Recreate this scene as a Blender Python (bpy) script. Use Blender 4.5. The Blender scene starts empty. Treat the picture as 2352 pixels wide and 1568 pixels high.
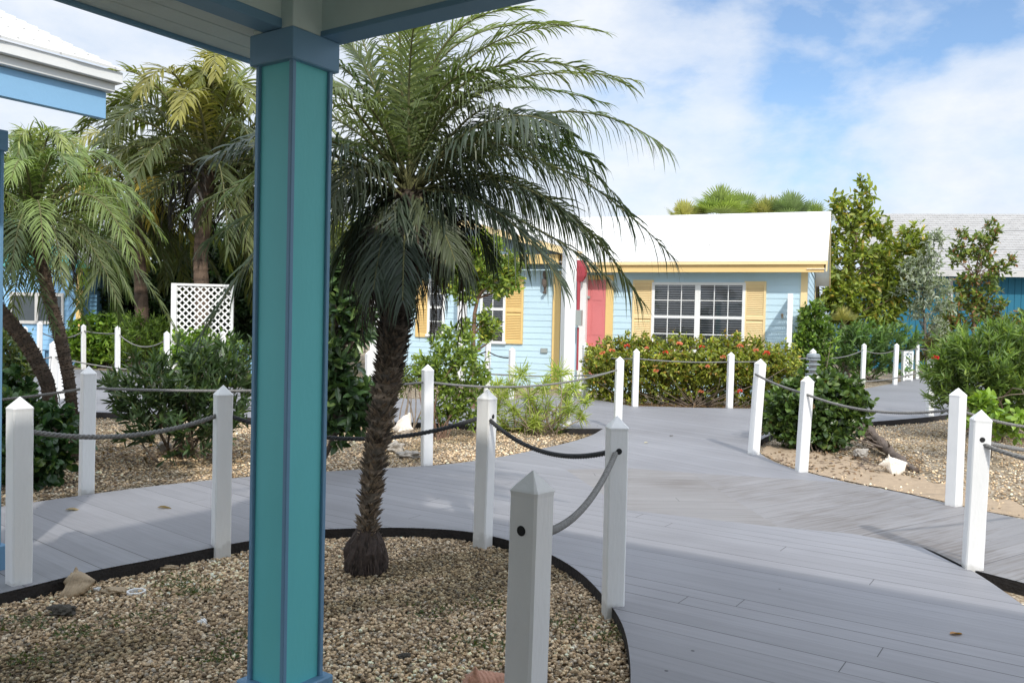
import bpy, math, random
import numpy as np
from mathutils import Matrix, Vector

random.seed(7)
rng = np.random.default_rng(11)
S = bpy.context.scene
COL = S.collection
PI = math.pi

# ------------------------------------------------------------------ camera
F, CX, CY, H0 = 1950.0, 1176.0, 784.0, 1.54      # photo measured at 2352 x 1568
PITCH, ROLL = math.atan(44 / 1950), 0.022
f_ = np.array([0, math.cos(PITCH), -math.sin(PITCH)])
r0 = np.array([1.0, 0, 0]); t0 = np.array([0, math.sin(PITCH), math.cos(PITCH)])
r_ = math.cos(ROLL) * r0 + math.sin(ROLL) * t0
t_ = -math.sin(ROLL) * r0 + math.cos(ROLL) * t0
cam = bpy.data.cameras.new('camera'); co = bpy.data.objects.new('camera', cam); COL.objects.link(co)
co.matrix_world = Matrix(((r_[0], t_[0], -f_[0], 0), (r_[1], t_[1], -f_[1], 0), (r_[2], t_[2], -f_[2], H0), (0, 0, 0, 1)))
cam.sensor_width = 36; cam.lens = 36 * F / 2352; cam.clip_end = 2000; cam.clip_start = 0.05
S.camera = co

def ray(x, y):
    return f_ + r_ * ((x - CX) / F) - t_ * ((y - CY) / F)
def G(x, y, z=0.0):                  # point on the level z
    d = ray(x, y); k = (z - H0) / d[2]
    return np.array([d[0] * k, d[1] * k, z])
def At(x, y, Y):                     # point at the distance Y
    d = ray(x, y); k = Y / d[1]
    return np.array([d[0] * k, Y, H0 + d[2] * k])
DZ = 0.08                            # deck height
A1 = np.array([0.557, 0.83, 0]); A2 = np.array([0.83, -0.557, 0]); UP = np.array([0, 0, 1.0])
def nz(v):
    v = np.asarray(v, float); return v / (np.linalg.norm(v, axis=-1, keepdims=True) + 1e-12)

# ------------------------------------------------------------------ materials
def newmat(name):
    m = bpy.data.materials.new(name); m.use_nodes = True
    nt = m.node_tree; nt.nodes.clear()
    out = nt.nodes.new('ShaderNodeOutputMaterial'); b = nt.nodes.new('ShaderNodeBsdfPrincipled')
    nt.links.new(b.outputs[0], out.inputs[0])
    return m, nt, b, out
def N(nt, t, **kw):
    n = nt.nodes.new(t)
    for k, v in sorted(kw.items(), key=lambda q: q[0].startswith('i_')):
        if k.startswith('i_'):
            k = k[2:]; k = int(k) if k.isdigit() else k.replace('_', ' ')
            n.inputs[k].default_value = v
        else: setattr(n, k, v)
    return n
def ramp(nt, stops):
    n = nt.nodes.new('ShaderNodeValToRGB'); e = n.color_ramp.elements
    while len(e) < len(stops): e.new(0.5)
    for i, (p, c) in enumerate(stops):
        e[i].position = p; e[i].color = (*c, 1) if len(c) == 3 else c
    return n
def paint(name, col, rough=0.55, var=0.12, scale=3.0, bump=0.15, grain=0.0, dirt=None, spec=0.4):
    m, nt, b, _ = newmat(name); L = nt.links.new
    tc = N(nt, 'ShaderNodeTexCoord')
    mp = N(nt, 'ShaderNodeMapping'); mp.inputs['Scale'].default_value = (1, 1, 1 - 0.9 * grain)
    L(tc.outputs['Object'], mp.inputs[0])
    n1 = N(nt, 'ShaderNodeTexNoise', i_Scale=scale, i_Detail=6.0, i_Roughness=0.65); L(mp.outputs[0], n1.inputs[0])
    c = np.array(col)
    d = np.array(dirt) if dirt is not None else c * (1 - 2 * var)
    r = ramp(nt, [(0.30, tuple(c * (1 - var))), (0.5, tuple(c)), (0.72, tuple(np.minimum(c * (1 + var * 0.5), 1)))])
    L(n1.outputs[0], r.inputs[0])
    n2 = N(nt, 'ShaderNodeTexNoise', i_Scale=scale * 3.1, i_Detail=8.0, i_Roughness=0.7); L(mp.outputs[0], n2.inputs[0])
    r2 = ramp(nt, [(0.62, (0, 0, 0)), (0.78, (0.55, 0.55, 0.55))]); L(n2.outputs[0], r2.inputs[0])
    mx = N(nt, 'ShaderNodeMixRGB'); L(r2.outputs[0], mx.inputs[0]); L(r.outputs[0], mx.inputs[1]); mx.inputs[2].default_value = (*d, 1)
    L(mx.outputs[0], b.inputs['Base Color'])
    n3 = N(nt, 'ShaderNodeTexNoise', i_Scale=60.0, i_Detail=4.0); L(mp.outputs[0], n3.inputs[0])
    bp = N(nt, 'ShaderNodeBump', i_Strength=bump, i_Distance=0.01); L(n3.outputs[0], bp.inputs['Height']); L(bp.outputs[0], b.inputs['Normal'])
    b.inputs['Roughness'].default_value = rough; b.inputs['Specular IOR Level'].default_value = spec
    return m
def leafmat(name, rough=0.42, trans=0.3, spec=0.45):
    m, nt, b, out = newmat(name); L = nt.links.new
    a = N(nt, 'ShaderNodeAttribute', attribute_name='tint')
    L(a.outputs[0], b.inputs['Base Color']); b.inputs['Roughness'].default_value = rough
    b.inputs['Specular IOR Level'].default_value = spec
    t = N(nt, 'ShaderNodeBsdfTranslucent')
    mu = N(nt, 'ShaderNodeMixRGB', blend_type='MULTIPLY', i_0=1.0); L(a.outputs[0], mu.inputs[1]); mu.inputs[2].default_value = (1.5, 1.6, 0.6, 1)
    L(mu.outputs[0], t.inputs[0])
    mx = N(nt, 'ShaderNodeMixShader', i_0=trans); L(b.outputs[0], mx.inputs[1]); L(t.outputs[0], mx.inputs[2]); L(mx.outputs[0], out.inputs[0])
    return m
def tintmat(name, rough=0.8, bump=0.5, bscale=80.0):
    m, nt, b, out = newmat(name); L = nt.links.new
    a = N(nt, 'ShaderNodeAttribute', attribute_name='tint')
    tc = N(nt, 'ShaderNodeTexCoord')
    n = N(nt, 'ShaderNodeTexNoise', i_Scale=bscale, i_Detail=5.0); L(tc.outputs['Object'], n.inputs[0])
    r = ramp(nt, [(0.25, (0.55, 0.55, 0.55)), (0.75, (1.3, 1.3, 1.3))]); L(n.outputs[0], r.inputs[0])
    mu = N(nt, 'ShaderNodeMixRGB', blend_type='MULTIPLY', i_0=1.0); L(a.outputs[0], mu.inputs[1]); L(r.outputs[0], mu.inputs[2])
    L(mu.outputs[0], b.inputs['Base Color']); b.inputs['Roughness'].default_value = rough
    bp = N(nt, 'ShaderNodeBump', i_Strength=bump, i_Distance=0.01); L(n.outputs[0], bp.inputs['Height']); L(bp.outputs[0], b.inputs['Normal'])
    return m
def deckmat(name, ang, base=(0.232, 0.232, 0.243), weather=0.0, board=0.14):
    m, nt, b, _ = newmat(name); L = nt.links.new
    tc = N(nt, 'ShaderNodeTexCoord')
    mp = N(nt, 'ShaderNodeMapping', vector_type='POINT'); mp.inputs['Rotation'].default_value = (0, 0, -ang)
    L(tc.outputs['Object'], mp.inputs[0])
    sx = N(nt, 'ShaderNodeSeparateXYZ'); L(mp.outputs[0], sx.inputs[0])
    dv = N(nt, 'ShaderNodeMath', operation='DIVIDE', i_1=board); L(sx.outputs[1], dv.inputs[0])
    fl = N(nt, 'ShaderNodeMath', operation='FLOOR'); L(dv.outputs[0], fl.inputs[0])
    fr = N(nt, 'ShaderNodeMath', operation='FRACT'); L(dv.outputs[0], fr.inputs[0])
    # length of the boards: joints every 3.6 m, offset at random
    wn = N(nt, 'ShaderNodeTexWhiteNoise', noise_dimensions='1D'); L(fl.outputs[0], wn.inputs['W'])
    ja = N(nt, 'ShaderNodeMath', operation='MULTIPLY_ADD', i_1=9.0); L(wn.outputs[0], ja.inputs[0]); L(sx.outputs[0], ja.inputs[2])
    jd = N(nt, 'ShaderNodeMath', operation='DIVIDE', i_1=9.0); L(ja.outputs[0], jd.inputs[0])
    jf = N(nt, 'ShaderNodeMath', operation='FRACT'); L(jd.outputs[0], jf.inputs[0])
    jl = N(nt, 'ShaderNodeMath', operation='LESS_THAN', i_1=0.0005); L(jf.outputs[0], jl.inputs[0])
    # gap between boards, wobbling in width
    nw = N(nt, 'ShaderNodeTexNoise', i_Scale=1.3, i_Detail=3.0); L(tc.outputs['Object'], nw.inputs[0])
    th = N(nt, 'ShaderNodeMath', operation='MULTIPLY_ADD', i_1=0.16); L(wn.outputs[0], th.inputs[0])
    nm = N(nt, 'ShaderNodeMath', operation='MULTIPLY_ADD', i_1=0.16, i_2=-0.105); L(nw.outputs[0], nm.inputs[0]); L(nm.outputs[0], th.inputs[2])
    th2 = N(nt, 'ShaderNodeMath', operation='MULTIPLY', i_1=0.5); L(th.outputs[0], th2.inputs[0])
    th3 = N(nt, 'ShaderNodeMath', operation='MAXIMUM', i_1=0.004); L(th2.outputs[0], th3.inputs[0])
    th4 = N(nt, 'ShaderNodeMath', operation='MINIMUM', i_1=0.045); L(th3.outputs[0], th4.inputs[0])
    gl = N(nt, 'ShaderNodeMath', operation='LESS_THAN'); L(fr.outputs[0], gl.inputs[0]); L(th4.outputs[0], gl.inputs[1])
    gk = N(nt, 'ShaderNodeMath', operation='MULTIPLY'); st = N(nt, 'ShaderNodeMath', operation='MULTIPLY_ADD', i_1=0.95, i_2=0.1, use_clamp=True); L(wn.outputs[0], st.inputs[0]); L(gl.outputs[0], gk.inputs[0]); L(st.outputs[0], gk.inputs[1])
    gap = N(nt, 'ShaderNodeMath', operation='MAXIMUM'); L(gk.outputs[0], gap.inputs[0]); L(jl.outputs[0], gap.inputs[1])
    # streaky paint
    mp2 = N(nt, 'ShaderNodeMapping'); mp2.inputs['Scale'].default_value = (1.2, 22, 1); L(mp.outputs[0], mp2.inputs[0])
    ns = N(nt, 'ShaderNodeTexNoise', i_Scale=1.6, i_Detail=8.0, i_Roughness=0.7); L(mp2.outputs[0], ns.inputs[0])
    big = N(nt, 'ShaderNodeTexNoise', i_Scale=0.55, i_Detail=5.0); L(tc.outputs['Object'], big.inputs[0])
    c = np.array(base)
    rs = ramp(nt, [(0.25, tuple(c * 0.86)), (0.5, tuple(c)), (0.75, tuple(c * 1.10))]); L(ns.outputs[0], rs.inputs[0])
    rb = ramp(nt, [(0.3, (0.84, 0.83, 0.83)), (0.7, (1.08, 1.08, 1.09))]); L(big.outputs[0], rb.inputs[0])
    m1 = N(nt, 'ShaderNodeMixRGB', blend_type='MULTIPLY', i_0=1.0); L(rs.outputs[0], m1.inputs[1]); L(rb.outputs[0], m1.inputs[2])
    rw = ramp(nt, [(0, (0.93, 0.93, 0.93)), (1, (1.06, 1.06, 1.06))]); L(wn.outputs[0], rw.inputs[0])
    m2 = N(nt, 'ShaderNodeMixRGB', blend_type='MULTIPLY', i_0=1.0); L(m1.outputs[0], m2.inputs[1]); L(rw.outputs[0], m2.inputs[2])
    # worn wood / dirt
    add = N(nt, 'ShaderNodeMath', operation='MULTIPLY_ADD', i_1=0.55); L(ns.outputs[0], add.inputs[0])
    sc2 = N(nt, 'ShaderNodeMath', operation='MULTIPLY', i_1=0.5); L(big.outputs[0], sc2.inputs[0]); L(sc2.outputs[0], add.inputs[2])
    lo = 0.645 - 0.165 * weather
    rd = ramp(nt, [(lo, (0, 0, 0)), (lo + 0.13, (0.8, 0.8, 0.8))]); L(add.outputs[0], rd.inputs[0])
    m3 = N(nt, 'ShaderNodeMixRGB'); L(rd.outputs[0], m3.inputs[0]); L(m2.outputs[0], m3.inputs[1]); m3.inputs[2].default_value = (0.125, 0.108, 0.095, 1)
    # nail heads and specks
    vs = N(nt, 'ShaderNodeTexVoronoi', i_Scale=2.6); L(tc.outputs['Object'], vs.inputs[0])
    sp = N(nt, 'ShaderNodeMath', operation='LESS_THAN', i_1=0.022); L(vs.outputs['Distance'], sp.inputs[0])
    mm = N(nt, 'ShaderNodeMath', operation='MAXIMUM'); L(gap.outputs[0], mm.inputs[0]); L(sp.outputs[0], mm.inputs[1])
    m4 = N(nt, 'ShaderNodeMixRGB'); L(mm.outputs[0], m4.inputs[0]); L(m3.outputs[0], m4.inputs[1]); m4.inputs[2].default_value = (0.055, 0.052, 0.056, 1)
    L(m4.outputs[0], b.inputs['Base Color'])
    hh = N(nt, 'ShaderNodeMath', operation='MULTIPLY_ADD', i_1=-1.0); L(gap.outputs[0], hh.inputs[0])
    h2 = N(nt, 'ShaderNodeMath', operation='MULTIPLY', i_1=0.25); L(ns.outputs[0], h2.inputs[0]); L(h2.outputs[0], hh.inputs[2])
    bp = N(nt, 'ShaderNodeBump', i_Strength=0.45, i_Distance=0.012); L(hh.outputs[0], bp.inputs['Height']); L(bp.outputs[0], b.inputs['Normal'])
    b.inputs['Roughness'].default_value = 0.6; b.inputs['Specular IOR Level'].default_value = 0.35
    return m
def gravelmat(name):
    m, nt, b, _ = newmat(name); L = nt.links.new
    tc = N(nt, 'ShaderNodeTexCoord')
    nd = N(nt, 'ShaderNodeTexNoise', i_Scale=30.0, i_Detail=2.0); L(tc.outputs['Object'], nd.inputs[0])
    md = N(nt, 'ShaderNodeVectorMath', operation='SCALE'); md.inputs['Scale'].default_value = 0.02; L(nd.outputs['Color'], md.inputs[0])
    ad = N(nt, 'ShaderNodeVectorMath', operation='ADD'); L(tc.outputs['Object'], ad.inputs[0]); L(md.outputs[0], ad.inputs[1])
    v = N(nt, 'ShaderNodeTexVoronoi', i_Scale=44.0); L(ad.outputs[0], v.inputs[0])
    v2 = N(nt, 'ShaderNodeTexVoronoi', i_Scale=19.0); L(ad.outputs[0], v2.inputs[0])
    sh = N(nt, 'ShaderNodeSeparateColor'); L(v.outputs['Color'], sh.inputs[0])
    rc = ramp(nt, [(0.0, (0.10, 0.075, 0.05)), (0.14, (0.24, 0.18, 0.125)), (0.35, (0.44, 0.37, 0.275)), (0.55, (0.34, 0.265, 0.185)), (0.72, (0.55, 0.48, 0.38)), (0.87, (0.66, 0.62, 0.53)), (1.0, (0.72, 0.70, 0.65))])
    L(sh.outputs[0], rc.inputs[0])
    re = ramp(nt, [(0.25, (1, 1, 1)), (0.75, (0.35, 0.32, 0.28))]); L(v.outputs['Distance'], re.inputs[0])
    m1 = N(nt, 'ShaderNodeMixRGB', blend_type='MULTIPLY', i_0=1.0); L(rc.outputs[0], m1.inputs[1]); L(re.outputs[0], m1.inputs[2])
    nb = N(nt, 'ShaderNodeTexNoise', i_Scale=0.9, i_Detail=6.0, i_Roughness=0.6); L(tc.outputs['Object'], nb.inputs[0])
    rb = ramp(nt, [(0.3, (0.72, 0.68, 0.6)), (0.65, (1.12, 1.1, 1.05))]); L(nb.outputs[0], rb.inputs[0])
    m2 = N(nt, 'ShaderNodeMixRGB', blend_type='MULTIPLY', i_0=1.0); L(m1.outputs[0], m2.inputs[1]); L(rb.outputs[0], m2.inputs[2])
    # sand showing through
    ns = N(nt, 'ShaderNodeTexNoise', i_Scale=0.7, i_Detail=5.0, i_W=3.0, noise_dimensions='4D'); L(tc.outputs['Object'], ns.inputs[0])
    rs = ramp(nt, [(0.56, (0, 0, 0)), (0.68, (0.8, 0.8, 0.8))]); L(ns.outputs[0], rs.inputs[0])
    m3 = N(nt, 'ShaderNodeMixRGB'); L(rs.outputs[0], m3.inputs[0]); L(m2.outputs[0], m3.inputs[1]); m3.inputs[2].default_value = (0.42, 0.31, 0.2, 1)
    L(m3.outputs[0], b.inputs['Base Color']); b.inputs['Roughness'].default_value = 0.85; b.inputs['Specular IOR Level'].default_value = 0.2
    iv = N(nt, 'ShaderNodeMath', operation='SUBTRACT', i_0=1.0); L(v.outputs['Distance'], iv.inputs[1])
    bp = N(nt, 'ShaderNodeBump', i_Strength=0.8, i_Distance=0.015); L(iv.outputs[0], bp.inputs['Height']); L(bp.outputs[0], b.inputs['Normal'])
    return m
def shinglemat(name, col, dark, sx=1.0, row=0.14, strength=0.35):
    m, nt, b, _ = newmat(name); L = nt.links.new
    tc = N(nt, 'ShaderNodeTexCoord'); uv = tc.outputs['UV']
    br = N(nt, 'ShaderNodeTexBrick', i_Scale=1.0, i_Mortar_Size=0.006, i_Brick_Width=0.30, i_Row_Height=row, i_Bias=0.0)
    L(uv, br.inputs[0])
    br.inputs['Color1'].default_value = (*col, 1); br.inputs['Color2'].default_value = (*(np.array(col) * 0.9), 1); br.inputs['Mortar'].default_value = (*dark, 1)
    n = N(nt, 'ShaderNodeTexNoise', i_Scale=1.7, i_Detail=7.0, i_Roughness=0.7); L(uv, n.inputs[0])
    r = ramp(nt, [(0.3, (0.82, 0.82, 0.82)), (0.7, (1.06, 1.06, 1.06))]); L(n.outputs[0], r.inputs[0])
    mu = N(nt, 'ShaderNodeMixRGB', blend_type='MULTIPLY', i_0=1.0); L(br.outputs[0], mu.inputs[1]); L(r.outputs[0], mu.inputs[2])
    n4 = N(nt, 'ShaderNodeTexNoise', i_Scale=5.5, i_Detail=4.0); L(uv, n4.inputs[0]); r4 = ramp(nt, [(0.70, (1, 1, 1)), (0.76, (0.35, 0.34, 0.32))]); L(n4.outputs[0], r4.inputs[0])
    mu2 = N(nt, 'ShaderNodeMixRGB', blend_type='MULTIPLY', i_0=1.0); L(mu.outputs[0], mu2.inputs[1]); L(r4.outputs[0], mu2.inputs[2])
    L(mu2.outputs[0], b.inputs['Base Color']); b.inputs['Roughness'].default_value = 0.85
    bp = N(nt, 'ShaderNodeBump', i_Strength=strength, i_Distance=0.02); L(br.outputs['Fac'], bp.inputs['Height']); bp.invert = True; L(bp.outputs[0], b.inputs['Normal'])
    return m

M = {}
M['white'] = paint('white_paint', (0.80, 0.80, 0.79), 0.5, 0.05, 4, 0.12, 0.8, dirt=(0.62, 0.60, 0.56))
def postmat():
    m = paint('post_paint', (0.80, 0.80, 0.79), 0.5, 0.05, 4, 0.18, 0.8, dirt=(0.60, 0.58, 0.54)); nt = m.node_tree; L = nt.links.new
    b = [n for n in nt.nodes if n.type == 'BSDF_PRINCIPLED'][0]; src = b.inputs['Base Color'].links[0].from_socket
    tc = N(nt, 'ShaderNodeTexCoord'); sx = N(nt, 'ShaderNodeSeparateXYZ'); L(tc.outputs['Object'], sx.inputs[0])
    oi = N(nt, 'ShaderNodeObjectInfo'); va = N(nt, 'ShaderNodeVectorMath', operation='ADD'); L(tc.outputs['Object'], va.inputs[0]); L(oi.outputs['Location'], va.inputs[1])
    n = N(nt, 'ShaderNodeTexNoise', i_Scale=14.0, i_Detail=6.0); L(va.outputs[0], n.inputs[0])
    a = N(nt, 'ShaderNodeMath', operation='MULTIPLY_ADD', i_1=-0.16); L(n.outputs[0], a.inputs[0]); L(sx.outputs[2], a.inputs[2])
    r = ramp(nt, [(0.0, (.28, .28, .28)), (0.03, (0, 0, 0))]); L(a.outputs[0], r.inputs[0])
    mx = N(nt, 'ShaderNodeMixRGB'); L(r.outputs[0], mx.inputs[0]); L(src, mx.inputs[1]); mx.inputs[2].default_value = (.20, .18, .14, 1)
    L(mx.outputs[0], b.inputs['Base Color']); return m
M['post'] = postmat()
M['white_far'] = paint('white_trim_paint', (0.82, 0.82, 0.80), 0.5, 0.04, 4, 0.05)
M['teal'] = paint('teal_panel_paint', (0.13, 0.55, 0.58), 0.5, 0.06, 2.2, 0.08, 0.7, dirt=(0.12, 0.53, 0.55))
M['sand'] = paint('loose_sand', (0.36, 0.27, 0.18), 0.9, 0.22, 14.0, 1.0, 0.0, dirt=(0.22, 0.16, 0.11))
M['tealdark'] = paint('shade_wall_paint', (0.04, 0.13, 0.15), 0.6, 0.06, 2.0, 0.08)
M['blue'] = paint('blue_trim_paint', (0.145, 0.29, 0.44), 0.5, 0.06, 2.5, 0.08, 0.5, dirt=(0.12, 0.26, 0.42))
M['ltblue'] = paint('pale_blue_paint', (0.27, 0.50, 0.74), 0.55, 0.05, 2.5, 0.08, 0.3, dirt=(0.26, 0.47, 0.68))
M['ceil'] = paint('porch_board_paint', (0.55, 0.68, 0.68), 0.6, 0.08, 2.0, 0.1, 0.3, dirt=(0.34, 0.38, 0.35))
M['soffit'] = paint('soffit_board_paint', (0.52, 0.62, 0.63), 0.6, 0.12, 3.0, 0.2, 0.0, dirt=(0.30, 0.31, 0.29))
M['siding'] = paint('blue_siding_paint', (0.53, 0.70, 0.79), 0.6, 0.04, 1.5, 0.06, 0.0, dirt=(0.51, 0.67, 0.75))
M['yellow'] = paint('yellow_trim_paint', (0.78, 0.55, 0.22), 0.55, 0.05, 2.0, 0.05, 0.0, dirt=(0.70, 0.48, 0.2))
M['cream'] = paint('cream_trim_paint', (0.86, 0.67, 0.36), 0.55, 0.05, 2.0, 0.05, 0.0, dirt=(0.80, 0.62, 0.34))
M['fascia'] = paint('fascia_paint', (0.82, 0.58, 0.25), 0.55, 0.05, 2.0, 0.05)
M['reddoor'] = paint('coral_door_paint', (0.66, 0.20, 0.20), 0.45, 0.06, 2.0, 0.04, 0.0, dirt=(0.54, 0.15, 0.15))
M['redpipe'] = paint('red_pipe_paint', (0.38, 0.055, 0.07), 0.45, 0.1, 4.0, 0.1)
M['greybox'] = paint('grey_metal', (0.33, 0.36, 0.34), 0.5, 0.08, 5.0, 0.05)
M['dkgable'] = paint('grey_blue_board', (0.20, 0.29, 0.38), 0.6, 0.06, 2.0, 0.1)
M['tealwall'] = paint('teal_wall_paint', (0.014, 0.15, 0.24), 0.6, 0.08, 1.2, 0.1, 0.6)
M['seafoam'] = paint('seafoam_wall_paint', (0.12, 0.50, 0.50), 0.6, 0.06, 1.2, 0.1)
M['glassdark'] = paint('dark_room', (0.025, 0.028, 0.032), 0.6, 0.2, 1.0, 0.0)
M['slat'] = paint('blind_slat', (0.40, 0.41, 0.41), 0.6, 0.05, 3.0, 0.0)
M['screen'] = paint('insect_screen', (0.07, 0.085, 0.095), 0.5, 0.1, 1.0, 0.1)
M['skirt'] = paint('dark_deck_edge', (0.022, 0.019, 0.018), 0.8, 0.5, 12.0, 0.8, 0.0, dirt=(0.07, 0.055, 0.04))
M['rope'] = paint('weathered_rope', (0.20, 0.195, 0.185), 0.8, 0.25, 40.0, 0.8, 0.0, dirt=(0.34, 0.33, 0.31))
M['ropedark'] = paint('dark_rope', (0.05, 0.052, 0.055), 0.8, 0.3, 40.0, 0.8, 0.0, dirt=(0.12, 0.12, 0.12))
M['hole'] = paint('dark_hole', (0.02, 0.02, 0.02), 0.9, 0.1, 8.0, 0.0)
M['concrete'] = paint('pale_grey_render', (0.55, 0.54, 0.52), 0.7, 0.08, 2.0, 0.1)
M['shell'] = paint('bleached_shell', (0.72, 0.64, 0.54), 0.5, 0.2, 14.0, 0.5, 0.0, dirt=(0.40, 0.29, 0.2))
M['shellpink'] = paint('pink_shell', (0.50, 0.25, 0.16), 0.45, 0.25, 14.0, 0.5, 0.0, dirt=(0.22, 0.13, 0.09))
M['shelltan'] = paint('tan_shell', (0.40, 0.30, 0.19), 0.6, 0.25, 14.0, 0.5, 0.0, dirt=(0.20, 0.15, 0.1))
M['rock'] = paint('grey_rock', (0.34, 0.31, 0.27), 0.85, 0.3, 9.0, 0.8, 0.0, dirt=(0.15, 0.13, 0.11))
M['rockdark'] = paint('dark_rock', (0.07, 0.062, 0.05), 0.85, 0.3, 9.0, 0.8)
M['wood'] = paint('driftwood', (0.13, 0.10, 0.08), 0.85, 0.35, 16.0, 0.9, 0.0, dirt=(0.30, 0.26, 0.22))
M['lamp'] = paint('grey_lamp_metal', (0.22, 0.25, 0.27), 0.45, 0.1, 8.0, 0.05)
M['rust'] = paint('rusty_steel', (0.14, 0.11, 0.09), 0.7, 0.3, 20.0, 0.3)
M['leaf'] = leafmat('leaf'); M['palm'] = leafmat('palm_leaf', 0.42, 0.28, 0.35); M['wax'] = leafmat('glossy_leaf', 0.3, 0.22, 0.5)
M['bark'] = tintmat('bark', 0.85, 0.7, 45.0); M['pebble'] = tintmat('pebble', 0.85, 0.3, 120.0); M['petal'] = leafmat('petal', 0.5, 0.25)
M['gravel'] = gravelmat('gravel')
M['roofwhite'] = shinglemat('white_shingle', (0.76, 0.755, 0.735), (0.52, 0.51, 0.49))
M['roofgrey'] = shinglemat('grey_shingle', (0.42, 0.41, 0.395), (0.24, 0.235, 0.23), row=0.2, strength=0.6)
def glassmat():
    m, nt, b, out = newmat('window_glass'); L = nt.links.new
    t = N(nt, 'ShaderNodeBsdfTransparent'); g = N(nt, 'ShaderNodeBsdfGlossy', i_Roughness=0.03)
    fz = N(nt, 'ShaderNodeFresnel', i_IOR=1.5); mx = N(nt, 'ShaderNodeMixShader')
    L(fz.outputs[0], mx.inputs[0]); L(t.outputs[0], mx.inputs[1]); L(g.outputs[0], mx.inputs[2]); L(mx.outputs[0], out.inputs[0])
    return m
M['glass'] = glassmat()

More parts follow.
